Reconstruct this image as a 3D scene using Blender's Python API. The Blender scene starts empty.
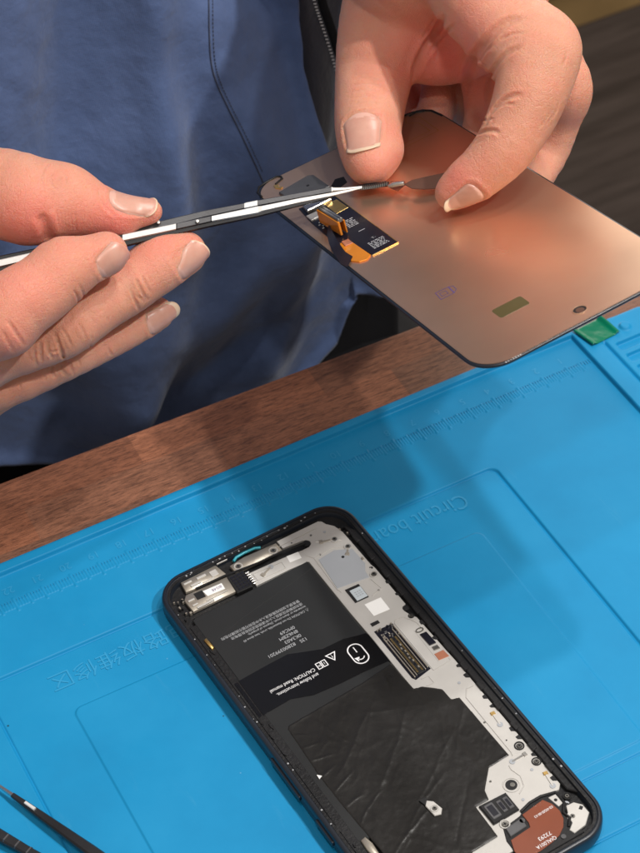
import bpy, bmesh, math, random
import numpy as np
from mathutils import Matrix, Vector, noise
random.seed(7); RNG = np.random.default_rng(7)
SC = bpy.context.scene
COL = SC.collection
MM = 0.001
PI = math.pi

# ------------------------------------------------------------------ camera
FPX = 2049.99
ROT = np.array([[0.8816701, -0.4701335, -0.0404015], [-0.3620674, -0.619123, -0.6968456], [0.302597, 0.629016, -0.7160823]])
TRA = np.array([99.01344, -30.62183, 784.01043])
CAM = -ROT.T @ TRA
def at(px, py, d):
    """world point (mm) seen at photo pixel px,py at depth d mm in front of the camera"""
    return ROT.T @ (np.array([(px-320)/FPX*d, (py-426.5)/FPX*d, d]) - TRA)
def at_z(px, py, z):
    w = ROT.T @ np.array([(px-320)/FPX, (py-426.5)/FPX, 1.0]); return CAM + w*(z-CAM[2])/w[2]
def at_y(px, py, y):
    w = ROT.T @ np.array([(px-320)/FPX, (py-426.5)/FPX, 1.0]); return CAM + w*(y-CAM[1])/w[1]
VR, VD, VF = ROT[0], ROT[1], ROT[2]          # image right, image down, forward

cd = bpy.data.cameras.new('camera'); co = bpy.data.objects.new('camera', cd); COL.objects.link(co)
m = Matrix.Identity(4)
for i in range(3):
    m[i][0] = VR[i]; m[i][1] = -VD[i]; m[i][2] = -VF[i]; m[i][3] = CAM[i]*MM
co.matrix_world = m
cd.sensor_fit = 'HORIZONTAL'; cd.sensor_width = 24; cd.lens = FPX/640*24
cd.clip_start = 0.02; cd.clip_end = 50
cd.dof.use_dof = True; cd.dof.focus_distance = 0.672; cd.dof.aperture_fstop = 26
SC.camera = co

# ------------------------------------------------------------------ materials
def mat(name, col, rough=0.5, metal=0.0, **kw):
    mt = bpy.data.materials.new(name); mt.use_nodes = True
    b = mt.node_tree.nodes['Principled BSDF']
    b.inputs['Base Color'].default_value = (*col, 1); b.inputs['Roughness'].default_value = rough
    b.inputs['Metallic'].default_value = metal
    for k, v in kw.items():
        b.inputs[k.replace('_', ' ')].default_value = v
    return mt
class NT:
    def __init__(s, mt): s.n = mt.node_tree.nodes; s.l = mt.node_tree.links; s.b = s.n['Principled BSDF']
    def tc(s, scale=(1, 1, 1), out='Object', rot=(0, 0, 0)):
        t = s.n.new('ShaderNodeTexCoord'); mp = s.n.new('ShaderNodeMapping')
        mp.inputs['Scale'].default_value = scale; mp.inputs['Rotation'].default_value = rot
        s.l.new(t.outputs[out], mp.inputs['Vector']); return mp.outputs[0]
    def noise(s, vec, scale, detail=4, rough=.55, dist=0):
        t = s.n.new('ShaderNodeTexNoise'); t.inputs['Scale'].default_value = scale; t.inputs['Detail'].default_value = detail
        t.inputs['Roughness'].default_value = rough; t.inputs['Distortion'].default_value = dist
        s.l.new(vec, t.inputs['Vector']); return t.outputs['Fac']
    def vor(s, vec, scale, feature='F1'):
        t = s.n.new('ShaderNodeTexVoronoi'); t.feature = feature; t.inputs['Scale'].default_value = scale
        s.l.new(vec, t.inputs['Vector']); return t.outputs['Distance']
    def ramp(s, fac, stops):
        r = s.n.new('ShaderNodeValToRGB'); e = r.color_ramp.elements
        while len(e) < len(stops): e.new(0.5)
        for el, (p, c) in zip(e, stops): el.position = p; el.color = (*c, 1) if len(c) == 3 else c
        s.l.new(fac, r.inputs[0]); return r.outputs[0]
    def mix(s, fac, a, b, mode='MIX'):
        x = s.n.new('ShaderNodeMix'); x.data_type = 'RGBA'; x.blend_type = mode
        for v, i in ((fac, 0), (a, 6), (b, 7)):
            if hasattr(v, 'links'): s.l.new(v, x.inputs[i])
            elif i == 0: x.inputs[0].default_value = v
            else: x.inputs[i].default_value = (*v, 1)
        return x.outputs[2]
    def math(s, op, a, b=0.0):
        x = s.n.new('ShaderNodeMath'); x.operation = op
        for v, i in ((a, 0), (b, 1)):
            if hasattr(v, 'links'): s.l.new(v, x.inputs[i])
            else: x.inputs[i].default_value = v
        return x.outputs[0]
    def bump(s, h, strength, dist, prev=None):
        x = s.n.new('ShaderNodeBump'); x.inputs['Strength'].default_value = strength; x.inputs['Distance'].default_value = dist
        s.l.new(h, x.inputs['Height'])
        if prev is not None: s.l.new(prev, x.inputs['Normal'])
        return x.outputs[0]
    def set(s, k, v): s.l.new(v, s.b.inputs[k])
    def attr(s, name):
        a = s.n.new('ShaderNodeAttribute'); a.attribute_name = name; return a.outputs['Fac']

M = {}
def bumpy(name, col, rough, metal=0.0, scale=800, strength=.3, dist=.0002, var=.15, **kw):
    mt = mat(name, col, rough, metal, **kw); t = NT(mt); v = t.tc()
    n = t.noise(v, scale); t.set('Normal', t.bump(n, strength, dist))
    n2 = t.noise(v, scale/12)
    a = tuple(c*(1-var) for c in col); b = tuple(min(1, c*(1+var)) for c in col)
    t.set('Base Color', t.ramp(n2, [(.3, a), (.7, b)]))
    t.set('Roughness', t.ramp(t.noise(v, scale/20, 3), [(.3, (max(0.03, rough-.08),)*3), (.7, (min(1, rough+.08),)*3)]))
    M[name] = mt; return mt

bumpy('black_frame', (.012, .016, .024), .32, .0, 300, .05)
bumpy('black_ledge', (.010, .010, .011), .45, .0, 900, .6, .0003, .3)
bumpy('black_plastic', (.012, .012, .013), .5, .0, 900, .3)
bumpy('battery_wrap', (.017, .018, .019), .42, .0, 250, .12, .0003)
bumpy('band_film', (.0062, .0060, .0066), .16, .0, 120, .05, .0003)
bumpy('graphite', (.016, .0150, .0142), .33, .1, 700, .22, .0002, .2)
bumpy('plate_metal', (.535, .52, .495), .48, .35, 900, .2, .0001, .06)
bumpy('bracket_metal', (.44, .40, .34), .42, .7, 500, .25, .0002, .2)
bumpy('silver', (.62, .60, .57), .28, .95, 500, .2, .0002, .1)
bumpy('film_grey', (.36, .38, .41), .5, .2, 500, .1, .0001, .05)
bumpy('chip_face', (.50, .56, .60), .4, .1, 500, .1)
bumpy('white_label', (.80, .80, .79), .6, 0, 500, .1, .0001, .02)
bumpy('print_grey', (.36, .37, .39), .6, 0, 500, .1, .0001, .02)
bumpy('print_white', (.78, .78, .80), .55, 0, 500, .1, .0001, .02)
bumpy('gold', (.75, .50, .18), .3, .9, 500, .1)
bumpy('orange_flex', (.66, .22, .015), .2, .25, 400, .15, .0001, .2, Coat_Weight=.4)
bumpy('brown_flex', (.20, .050, .022), .34, .1, 500, .15, .0001, .12, Coat_Weight=.3)
bumpy('pcb_black', (.008, .008, .014), .3, 0, 600, .2, .0001, .2)
bumpy('screw_steel', (.26, .25, .23), .3, .9, 900, .3, .0001, .3)
bumpy('copper_pad', (.50, .20, .12), .4, .5, 600, .2)
bumpy('slot_teal', (.03, .30, .38), .35, .1, 900, .3)
bumpy('tweezer_black', (.020, .020, .022), .38, .3, 700, .2, .0001, .2)
bumpy('tweezer_grey', (.10, .10, .105), .38, .5, 700, .3, .0001, .2)
bumpy('tweezer_white', (.74, .74, .72), .38, .25, 900, .4, .0001, .06)
bumpy('tool_steel', (.55, .54, .52), .25, 1.0, 500, .1)
bumpy('stamp_ink', (.10, .06, .16), .5, 0, 500, .1)
bumpy('zip_metal', (.5, .5, .52), .35, .8, 500, .1)
bumpy('trouser_cloth', (.0025, .0025, .004), 1.0, 0, 900, .5, .0003, .3)
bumpy('cabinet_wood', (.34, .22, .09), .55, 0, 90, .2, .001, .25)

for k_ in ('battery_wrap', 'graphite', 'band_film', 'black_plastic', 'black_ledge', 'trouser_cloth'): M[k_].node_tree.nodes['Principled BSDF'].inputs['Specular IOR Level'].default_value = .32
# copper back of the display: brushed anodised foil
mt = M['copper'] = mat('copper', (.80, .52, .38), .31, .9)
t = NT(mt); v = t.tc((1, 1, 1))

t.set('Base Color', t.ramp(t.noise(v, 45, 5), [(.3, (.80, .525, .365)), (.7, (.84, .57, .40))]))
t.set('Roughness', t.ramp(t.noise(v, 30, 2, .5), [(.3, (.27,)*3), (.7, (.34,)*3)]))

# silicone mat
mt = M['silicone'] = mat('silicone', (.018, .34, .66), .42)
t = NT(mt); v = t.tc()
n = t.noise(v, 28, 6, .6)
c = t.ramp(n, [(.25, (.004, .212, .445)), (.5, (.006, .236, .485)), (.75, (.010, .258, .515))])
sp = t.vor(v, 70); spm = t.ramp(sp, [(.0, (1,)*3), (.022, (1,)*3), (.032, (0,)*3)])
n3 = t.noise(v, 40, 2); spk = t.math('MULTIPLY', spm, t.math('GREATER_THAN', n3, .56))
c = t.mix(spk, c, (.01, .07, .12))
lint = t.ramp(t.vor(t.tc((1, 1, 1), rot=(0, 0, .7)), 48), [(0, (.3,)*3), (.008, (.3,)*3), (.014, (0,)*3)]); c = t.mix(lint, c, (.30, .50, .62))
scuff = t.ramp(t.noise(t.tc((30, 4, 4), rot=(0, 0, .5)), 9, 8, .75, .8), [(.60, (0,)*3), (.78, (.16,)*3)]); c = t.mix(scuff, c, (.10, .36, .55))

t.set('Base Color', c)
t.set('Roughness', t.ramp(t.noise(v, 35, 6, .65), [(.3, (.44,)*3), (.7, (.60,)*3)]))
t.set('Normal', t.bump(t.noise(v, 1500, 3), .12, .0001, t.bump(t.noise(v, 22, 3), .15, .002)))
t.b.inputs['Specular IOR Level'].default_value = .28
mt = M['silicone_raised'] = mat('silicone_raised', (.022, .285, .545), .42)

# table: walnut laminate staves
mt = M['walnut'] = mat('walnut', (.2, .08, .04), .42)
t = NT(mt)
br = t.n.new('ShaderNodeTexBrick'); br.offset = .37
br.inputs['Scale'].default_value = 1; br.inputs['Brick Width'].default_value = .075; br.inputs['Row Height'].default_value = .0165
br.inputs['Mortar Size'].default_value = .00012; br.inputs['Bias'].default_value = 0
br.inputs['Color1'].default_value = (0, 0, 0, 1); br.inputs['Color2'].default_value = (1, 1, 1, 1); br.inputs['Mortar'].default_value = (.4, .4, .4, 1)
tt = t.tc((1, 1, 1)); t.l.new(tt, br.inputs['Vector'])
g1 = t.noise(t.tc((26, 230, 26)), 3.2, 8, .7, .5); g2 = t.noise(t.tc((110, 1300, 110)), 2.5, 5, .65)
tone = t.ramp(br.outputs['Color'], [(0, (.21, .080, .042)), (.35, (.34, .130, .066)), (.6, (.235, .110, .066)), (1, (.41, .158, .080))])
grain = t.ramp(g1, [(.32, (.52,)*3), (.55, (1.05,)*3), (.75, (.8,)*3)])
fine = t.ramp(g2, [(.36, (.22,)*3), (.52, (1,)*3)])
cc = t.mix(1.0, tone, grain, 'MULTIPLY'); cc = t.mix(.8, cc, fine, 'MULTIPLY')
g3 = t.noise(t.tc((14, 60, 14)), 6, 5, .7, .5); cc = t.mix(t.ramp(g3, [(.58, (0,)*3), (.72, (.5,)*3)]), cc, (.06, .030, .022))
t.set('Base Color', cc); t.set('Normal', t.bump(g2, .35, .0003))
t.set('Roughness', t.ramp(g1, [(.3, (.38,)*3), (.7, (.55,)*3)]))

# floor planks (far below)
mt = M['floor_planks'] = mat('floor_planks', (.06, .05, .045), .5)
t = NT(mt)
br = t.n.new('ShaderNodeTexBrick'); br.offset = .41
br.inputs['Scale'].default_value = 1; br.inputs['Brick Width'].default_value = .9; br.inputs['Row Height'].default_value = .11
br.inputs['Mortar Size'].default_value = .0015
br.inputs['Color1'].default_value = (0, 0, 0, 1); br.inputs['Color2'].default_value = (1, 1, 1, 1); br.inputs['Mortar'].default_value = (0, 0, 0, 1)
t.l.new(t.tc(), br.inputs['Vector'])
g = t.noise(t.tc((2.5, 32, 2)), 2.2, 6, .65, .3)
tone = t.ramp(br.outputs['Color'], [(0, (.062, .048, .044)), (1, (.098, .080, .073))])
t.set('Base Color', t.mix(1.0, tone, t.ramp(g, [(.3, (.5,)*3), (.7, (1.35,)*3)]), 'MULTIPLY'))

# jacket fabric
def cloth(name, c0, c1):
    mt = M[name] = mat(name, c0, .72); t = NT(mt); v = t.tc()
    n = t.noise(v, 16, 6, .6, .3)
    n2 = t.noise(t.tc((1, 1, .35)), 60, 5, .7)
    c = t.ramp(t.math('ADD', t.math('MULTIPLY', n, .65), t.math('MULTIPLY', n2, .35)), [(.35, c0), (.68, c1)])
    t.set('Base Color', c)
    w1 = t.n.new('ShaderNodeTexWave'); w1.inputs['Scale'].default_value = 520; w1.bands_direction = 'X'; t.l.new(v, w1.inputs['Vector'])
    w2 = t.n.new('ShaderNodeTexWave'); w2.inputs['Scale'].default_value = 520; w2.bands_direction = 'Z'; t.l.new(v, w2.inputs['Vector'])
    wv = t.math('ADD', w1.outputs['Fac'], w2.outputs['Fac'])
    b1 = t.bump(wv, .15, .0002); b1 = t.bump(t.noise(v, 260, 4, .7), .35, .0006, b1); b1 = t.bump(t.noise(v, 38, 4), .5, .004, b1)
    t.set('Normal', b1)
    t.b.inputs['Sheen Weight'].default_value = .25; t.b.inputs['Sheen Roughness'].default_value = .5
    return mt
cloth('jacket_cloth', (.047, .083, .192), (.083, .130, .275))
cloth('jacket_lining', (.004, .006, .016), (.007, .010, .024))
cloth('seam_thread', (.010, .018, .05), (.012, .022, .06))

# skin
mt = M['skin'] = mat('skin', (.6, .33, .23), .5)
t = NT(mt); v = t.tc()
base = t.ramp(t.noise(v, 55, 5, .6), [(.3, (.64, .295, .195)), (.7, (.71, .365, .255))])
blot = t.ramp(t.noise(v, 150, 4, .6), [(.42, (0,)*3), (.72, (.38,)*3)])
base = t.mix(blot, base, (.69, .25, .18))
base = t.mix(t.attr('flush'), base, (.74, .205, .165))  # skin redness, plus the painted red shade of the thumb web
base = t.mix(t.attr('brown'), base, (.40, .19, .11))  # browner joints, with some fold shade painted in
t.set('Base Color', base)
ws = t.vor(t.tc((1, 1, 1)), 1150, 'DISTANCE_TO_EDGE'); ws2 = t.vor(v, 620, 'DISTANCE_TO_EDGE')
h1 = t.ramp(ws, [(0, (0,)*3), (.12, (1,)*3)]); h2 = t.ramp(ws2, [(0, (0,)*3), (.08, (1,)*3)])
bb = t.bump(h1, .38, .0003); bb = t.bump(h2, .30, .0004, bb); bb = t.bump(t.noise(v, 420, 5, .7), .42, .0008, bb)
t.set('Normal', bb)
t.set('Roughness', t.ramp(t.noise(v, 200, 4), [(.3, (.40,)*3), (.7, (.56,)*3)]))
t.b.inputs['Subsurface Weight'].default_value = 1.0
t.b.inputs['Subsurface Radius'].default_value = (1.0, .34, .17)
t.b.inputs['Subsurface Scale'].default_value = .0018
t.b.inputs['Specular IOR Level'].default_value = .38
mt = M['nail'] = mat('nail', (.64, .33, .25), .34); t = NT(mt); v = t.tc()
t.set('Base Color', t.ramp(t.noise(v, 160, 3), [(.3, (.60, .295, .225)), (.7, (.67, .36, .28))]))
t.set('Normal', t.bump(t.noise(v, 500, 3), .15, .0002))
t.b.inputs['Subsurface Weight'].default_value = .6; t.b.inputs['Subsurface Radius'].default_value = (1, .5, .4); t.b.inputs['Subsurface Scale'].default_value = .0012
M['nail_edge'] = mat('nail_edge', (.70, .52, .37), .4)
M['nail_edge'].node_tree.nodes['Principled BSDF'].inputs['Subsurface Weight'].default_value = .0
M['nail_base'] = mat('nail_base', (.67, .385, .31), .34)

mt = M['tape_green'] = mat('tape_green', (.0, .16, .085), .18, 0)
t = NT(mt); t.set('Normal', t.bump(t.noise(t.tc(), 120, 3), .3, .0008))
M['window_film'] = bumpy('window_film', (.10, .085, .035), .3, .2, 400, .1)

# ------------------------------------------------------------------ builders (all in millimetres)
class MB:
    def __init__(s): s.v = []; s.f = []; s.mi = []
    def add(s, vs, fs, mi=0):
        o = len(s.v); s.v += [tuple(map(float, p)) for p in vs]; s.f += [tuple(i+o for i in f) for f in fs]; s.mi += [mi]*len(fs)
    def box(s, a, b, mi=0):
        (x0, y0, z0), (x1, y1, z1) = a, b
        x0, x1 = sorted((x0, x1)); y0, y1 = sorted((y0, y1)); z0, z1 = sorted((z0, z1))
        s.add([(x0, y0, z0), (x1, y0, z0), (x1, y1, z0), (x0, y1, z0), (x0, y0, z1), (x1, y0, z1), (x1, y1, z1), (x0, y1, z1)],
              [(0, 3, 2, 1), (4, 5, 6, 7), (0, 1, 5, 4), (1, 2, 6, 5), (2, 3, 7, 6), (3, 0, 4, 7)], mi)
    def prism(s, poly, z0, z1, mi=0, bev=0.0):
        """poly: list (x,y); rises z0->z1 with a small chamfer"""
        n = len(poly); P = np.array(poly, float)
        if sum(P[i][0]*P[(i+1) % n][1]-P[(i+1) % n][0]*P[i][1] for i in range(n)) < 0: P = P[::-1]
        rings = [(P, z0)]
        if bev > 0:
            rings.append((P, z1-bev)); rings.append((inset(P, bev), z1))
        else: rings.append((P, z1))
        vs = []; fs = []
        for Q, z in rings: vs += [(q[0], q[1], z) for q in Q]
        for k in range(len(rings)-1):
            for i in range(n):
                j = (i+1) % n; fs.append((k*n+i, k*n+j, (k+1)*n+j, (k+1)*n+i))
        fs.append(tuple((len(rings)-1)*n+i for i in range(n))); fs.append(tuple(range(n))[::-1])
        s.add(vs, fs, mi)
    def cyl(s, c, r, z0, z1, n=20, mi=0, r2=None):
        r2 = r if r2 is None else r2
        vs = [(c[0]+r*math.cos(2*PI*i/n), c[1]+r*math.sin(2*PI*i/n), z0) for i in range(n)] + [(c[0]+r2*math.cos(2*PI*i/n), c[1]+r2*math.sin(2*PI*i/n), z1) for i in range(n)]
        s.add(vs, [(i, (i+1) % n, n+(i+1) % n, n+i) for i in range(n)] + [tuple(range(n, 2*n)), tuple(range(n))[::-1]], mi)
    def tube(s, pts, r, n=8, mi=0, caps=True):
        P = [np.array(p, float) for p in pts]; N = len(P); rs = r if hasattr(r, '__len__') else [r]*N
        up = np.array([0, 0, 1.]); vs = []
        for i in range(N):
            t = P[min(i+1, N-1)]-P[max(i-1, 0)]; t = t/np.linalg.norm(t)
            u = np.cross(t, up)
            if np.linalg.norm(u) < 1e-3: u = np.cross(t, [1, 0, 0])
            u /= np.linalg.norm(u); w = np.cross(t, u)
            for k in range(n):
                a = 2*PI*k/n; vs.append(P[i]+rs[i]*(math.cos(a)*u+math.sin(a)*w))
        fs = [(i*n+k, i*n+(k+1) % n, (i+1)*n+(k+1) % n, (i+1)*n+k) for i in range(N-1) for k in range(n)]
        if caps: fs += [tuple(range(n)), tuple(range((N-1)*n, N*n))[::-1]]
        s.add(vs, fs, mi)
    def build(s, name, mats, parent=None, smooth=0, bevel=0, **props):
        if not isinstance(mats, (list, tuple)): mats = [mats]
        me = bpy.data.meshes.new(name); me.from_pydata([(a*MM, b*MM, c*MM) for a, b, c in s.v], [], s.f)
        for q in mats: me.materials.append(M[q])
        for p, k in zip(me.polygons, s.mi): p.material_index = k
        bm = bmesh.new(); bm.from_mesh(me); bmesh.ops.recalc_face_normals(bm, faces=bm.faces)
        bm.to_mesh(me); bm.free()
        if smooth:
            me.polygons.foreach_set('use_smooth', [True]*len(me.polygons))
            me.set_sharp_from_angle(angle=math.radians(smooth))
        o = bpy.data.objects.new(name, me); COL.objects.link(o)
        if parent is not None: o.parent = parent
        if bevel:
            md = o.modifiers.new('bevel', 'BEVEL'); md.width = bevel*MM; md.segments = 2; md.limit_method = 'ANGLE'
        for k, v in props.items(): o[k] = v
        return o
def inset(P, d):
    n = len(P); out = []
    for i in range(n):
        a, b, c = P[i-1], P[i], P[(i+1) % n]
        e1 = (b-a)/max(1e-9, np.linalg.norm(b-a)); e2 = (c-b)/max(1e-9, np.linalg.norm(c-b))
        n1 = np.array([-e1[1], e1[0]]); n2 = np.array([-e2[1], e2[0]]); m_ = n1+n2; L = m_@m_
        m_ = m_*(2/L) if L > .3 else n1
        out.append(b+m_*d)
    return np.array(out)
def rrect(x0, y0, x1, y1, r, n=8):
    if not hasattr(r, '__len__'): r = (r,)*4
    pts = []
    for (cx, cy, a0, rr) in ((x1-r[0], y1-r[0], 0, r[0]), (x0+r[1], y1-r[1], 90, r[1]), (x0+r[2], y0+r[2], 180, r[2]), (x1-r[3], y0+r[3], 270, r[3])):
        for k in range(n+1):
            a = math.radians(a0+90*k/n); pts.append((cx+rr*math.cos(a), cy+rr*math.sin(a)))
    return pts
def loft(mb, rings, mi=0, cap0=True, cap1=True):
    n = len(rings[0]); vs = [p for r in rings for p in r]
    fs = [(k*n+i, k*n+(i+1) % n, (k+1)*n+(i+1) % n, (k+1)*n+i) for k in range(len(rings)-1) for i in range(n)]
    if cap0: fs.append(tuple(range(n))[::-1])
    if cap1: fs.append(tuple((len(rings)-1)*n+i for i in range(n)))
    mb.add(vs, fs, mi)
def grid_obj(name, X, Y, Z, matname, parent=None, keep=None, thick=None, **props):
    """height sheet from 2-D arrays in mm"""
    ny, nx = X.shape; idx = np.arange(nx*ny).reshape(ny, nx)
    q = np.stack([idx[:-1, :-1], idx[:-1, 1:], idx[1:, 1:], idx[1:, :-1]], -1).reshape(-1, 4)
    if keep is not None: q = q[keep.reshape(-1)]
    used = np.unique(q); rm = -np.ones(nx*ny, int); rm[used] = np.arange(len(used)); q = rm[q]
    V = (np.stack([X, Y, Z], -1).reshape(-1, 3)[used]*MM).astype(np.float32)
    return np_obj(name, V, q, matname, parent, thick, **props)
def np_obj(name, V, q, matname, parent=None, thick=None, **props):
    me = bpy.data.meshes.new(name); me.vertices.add(len(V)); me.vertices.foreach_set('co', V.astype(np.float32).ravel())
    k = q.shape[1]
    me.loops.add(len(q)*k); me.loops.foreach_set('vertex_index', q.astype(np.int32).ravel())
    me.polygons.add(len(q)); me.polygons.foreach_set('loop_start', np.arange(0, len(q)*k, k, dtype=np.int32))
    me.update(calc_edges=True); me.validate()
    me.polygons.foreach_set('use_smooth', [True]*len(me.polygons)); me.materials.append(M[matname])
    o = bpy.data.objects.new(name, me); COL.objects.link(o)
    if parent is not None: o.parent = parent
    if thick:
        md = o.modifiers.new('solid', 'SOLIDIFY'); md.thickness = thick*MM; md.offset = -1
    for a, b in props.items(): o[a] = b
    return o
def thing(name, label, cat, loc=(0, 0, 0), rot=None, group=None):
    o = bpy.data.objects.new(name, None); COL.objects.link(o); o.empty_display_size = .02
    mw = Matrix.Identity(4) if rot is None else Matrix([list(r) for r in rot]).to_4x4()
    mw.translation = Vector([c*MM for c in loc]); o.matrix_world = mw
    o['label'] = label; o['category'] = cat
    if group: o['group'] = group
    return o
def tag(o, label, cat): o['label'] = label; o['category'] = cat; return o
def text_geo(mb, body, size, org, rot=0.0, z=0.0, ext=0.06, align='LEFT', mi=0, sx=1.0, shear=0):
    """write text as thin raised geometry; rot in degrees, origin in the xy plane"""
    cu = bpy.data.curves.new('t', 'FONT'); cu.body = body; cu.size = 1; cu.extrude = 0; cu.align_x = align; cu.resolution_u = 3
    ob = bpy.data.objects.new('t', cu); COL.objects.link(ob)
    dg = bpy.context.evaluated_depsgraph_get(); me = bpy.data.meshes.new_from_object(ob.evaluated_get(dg))
    ca, sa = math.cos(math.radians(rot)), math.sin(math.radians(rot)); vs = []
    for v_ in me.vertices:
        x, y = v_.co.x*size*sx, v_.co.y*size; vs.append((org[0]+ca*x-sa*y, org[1]+sa*x+ca*y, z+ext))
    mb.add(vs, [tuple(p.vertices) for p in me.polygons], mi)
    bpy.data.objects.remove(ob); bpy.data.curves.remove(cu); bpy.data.meshes.remove(me)
def sstep(a, b, x):
    t_ = np.clip((x-a)/(b-a), 0, 1); return t_*t_*(3-2*t_)
def vnoise(x, y, s, seed=0, octs=4):
    """cheap value noise on arrays"""
    out = 0; amp = 1; tot = 0
    for o in range(octs):
        xs = x/s*2**o+seed*17.3; ys = y/s*2**o+seed*7.1
        xi = np.floor(xs).astype(int); yi = np.floor(ys).astype(int); fx = xs-xi; fy = ys-yi
        fx = fx*fx*(3-2*fx); fy = fy*fy*(3-2*fy)
        def h(a, b):
            q = (a*374761393+b*668265263+seed*1442695) & 0xffffffff; q = ((q ^ (q >> 13))*1274126177) & 0xffffffff
            return ((q ^ (q >> 16)) & 0xffff)/65535.0
        out = out+amp*((h(xi, yi)*(1-fx)+h(xi+1, yi)*fx)*(1-fy)+(h(xi, yi+1)*(1-fx)+h(xi+1, yi+1)*fx)*fy); tot += amp; amp *= .5
    return out/tot-.5

HQ = .7
AMB = .34
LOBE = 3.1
EXPO = 0.16
LAMPS = [((500, -770, 1500), 15.5), ((367, -266, 1500), 5), ((367, 100, 1500), 4.5), ((-450, -760, 1500), 3.2), ((-450, -300, 1500), 2.6)]
bumpy('brown_film', (.10, .050, .035), .35, .1, 500, .15)


# ------------------------------------------------------------------ table
TZ = -4.0
tb = thing('table', 'wooden table with reddish brown strip grain, its edge showing beyond the blue mat', 'table', (-100, -300, -740))
def tab_ring(z, ins): return [(x, y+300, z+740) for x, y in rrect(-620+ins, -760+ins, 720-ins, 46.5-ins, 4, 3)]
mb = MB(); loft(mb, [tab_ring(TZ-25, 0), tab_ring(TZ-1.0, 0), tab_ring(TZ-.3, .3), tab_ring(TZ, 1.0)]); 
top = mb.build('tabletop', 'walnut', tb, smooth=40); top.location.x = .1; tb.rotation_euler = (0, 0, math.radians(-1.5))
for i, (x, y) in enumerate(((-560, -690), (660, -690), (-560, -20), (660, -20))):
    mb = MB(); mb.box((x-25+100, y-25+300, 0), (x+25+100, y+25+300, 740+TZ-25)); mb.build('leg', 'black_plastic', tb, bevel=2)

# ------------------------------------------------------------------ silicone mat
mo = thing('repair_mat', 'bright blue silicone work mat with moulded ruler, lying on the wooden table', 'mat', (-150, -120, TZ))
xs = np.arange(-345, 46, .30)
def dense(lo, hi, feats, fine, coarse, w=1.6):
    out = [lo]
    while out[-1] < hi:
        x = out[-1]; d_ = min(abs(x-f) for f in feats); out.append(x+(fine if d_ < w else min(coarse, fine+(d_-w)*.5)))
    return np.array(out)
slots_y = [-7.3-7.05*k for k in range(14)]; slots_y += [q-4.6 for q in slots_y]
ys = dense(-270, 11, [-262, -188.3, -167, -164, -160, -61, -58, -37.5, -34.5, 4, 5.2, 6.4, 8.5, -13, -11, -9, -7, -2, 0]+slots_y, .22, 1.3); X, Y = np.meshgrid(xs, ys)
def sd_rr(X, Y, x0, y0, x1, y1, r):
    cx, cy, hx, hy = (x0+x1)/2, (y0+y1)/2, (x1-x0)/2-r, (y1-y0)/2-r
    dx = np.abs(X-cx)-hx; dy = np.abs(Y-cy)-hy
    return np.hypot(np.maximum(dx, 0), np.maximum(dy, 0))+np.minimum(np.maximum(dx, dy), 0)-r
e = .3
bend = 4.9+np.interp(X, [-240, -45, 0], [-.9, .5, .3])*1
H = np.zeros_like(X)+2.1
d = np.maximum(sd_rr(X, Y, -338, -262, 0, 60, 2.5), Y-bend)         # big recess
H -= 2.1*(1-sstep(-e, e, d))
d = sd_rr(X, Y, -259.6, -167, -61, -37.5, 3); H -= .55*(1-sstep(-e, e, d)); H -= 1.0*np.exp(-((d-.1)/.36)**2)*(d > -3)
d = sd_rr(X, Y, -237, -163, -81, -61, 3); H += .45*(1-sstep(-e, e, d))
H -= .7*np.exp(-((Y+188.3)/.4)**2)*(X < -61)
# slots of the small parts tray
for k in range(14):
    y1 = -7.3-7.05*k; d = sd_rr(X, Y, 11.7, y1-4.6, 39, y1, 1.2); H -= 1.7*(1-sstep(-e, e, d))
H -= 1.3*np.exp(-((X-8.4)/.6)**2)*(Y < -4.5)
d = np.hypot(X-20, Y+1.3)-2.3; H += 1.1*(1-sstep(-.8, .5, d))
# ruler ticks (embossed) with a faint base line
tick = np.zeros_like(X); RP = 10.75
kk = -X/RP
for sub, yl, wd in ((.1, -11.8, .16), (.5, -12.6, .2), (1., -13.4, .22)):
    ph = np.abs(kk/sub-np.round(kk/sub))*sub*RP
    if sub == .1: ph = np.abs(kk/.1-np.round(kk/.1))*.1*RP
    y0_ = {.1: -8.6, .5: -7.6, 1.: -6.9}[sub]
    tick = np.maximum(tick, (1-sstep(wd, wd+.35, ph))*(Y < y0_)*(Y > yl))
H += .26*tick*(X < -4)*(X > -330)
H += .05*vnoise(X, Y, 40, 3, 2)
# outer outline
d = sd_rr(X, Y, -344, -269, 40, 30, 14); top_y = 8.8-np.clip((X+20)/40, 0, 1)*2.6
d = np.maximum(d, Y-top_y); d2 = sd_rr(X, Y, -344, -269, 40, 7.0, 14); d = np.where(X > 15, np.maximum(d, d2), d)
H = np.where(d < 0, H-.9*np.exp(d/.5), TZ+.02)
keep = (d[:-1, :-1] < .6)
Hs = np.where(d > 0, TZ+.02, H)
o = grid_obj('mat_sheet', X+150, Y+120, Hs-TZ, 'silicone', mo, keep=keep)
mb = MB()
random.seed(11)
for k in range(1, 31):
    text_geo(mb, str(k), 4.4, (-k*RP+150, 2.4+120-4.2), 180, .0-TZ, .14, 'CENTER')
    for j in range(10):
        hh_ = 3.6 if j == 0 else (2.9 if j == 5 else 2.0); xx_ = 150-RP*(k-.1*j)
        mb.box((xx_-.09, 120-7.8-hh_, -TZ-.05), (xx_+.09, 120-7.8, -TZ+.30))
mb.build('ruler_scale', 'silicone_raised', mo); mb = MB()
text_geo(mb, 'Circuit board', 9.6, (-77.2+150, -42.6+120), 180, -.5-TZ, .16, sx=.80); mb.build('raised_lettering', 'silicone_raised', mo); mb = MB()
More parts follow.
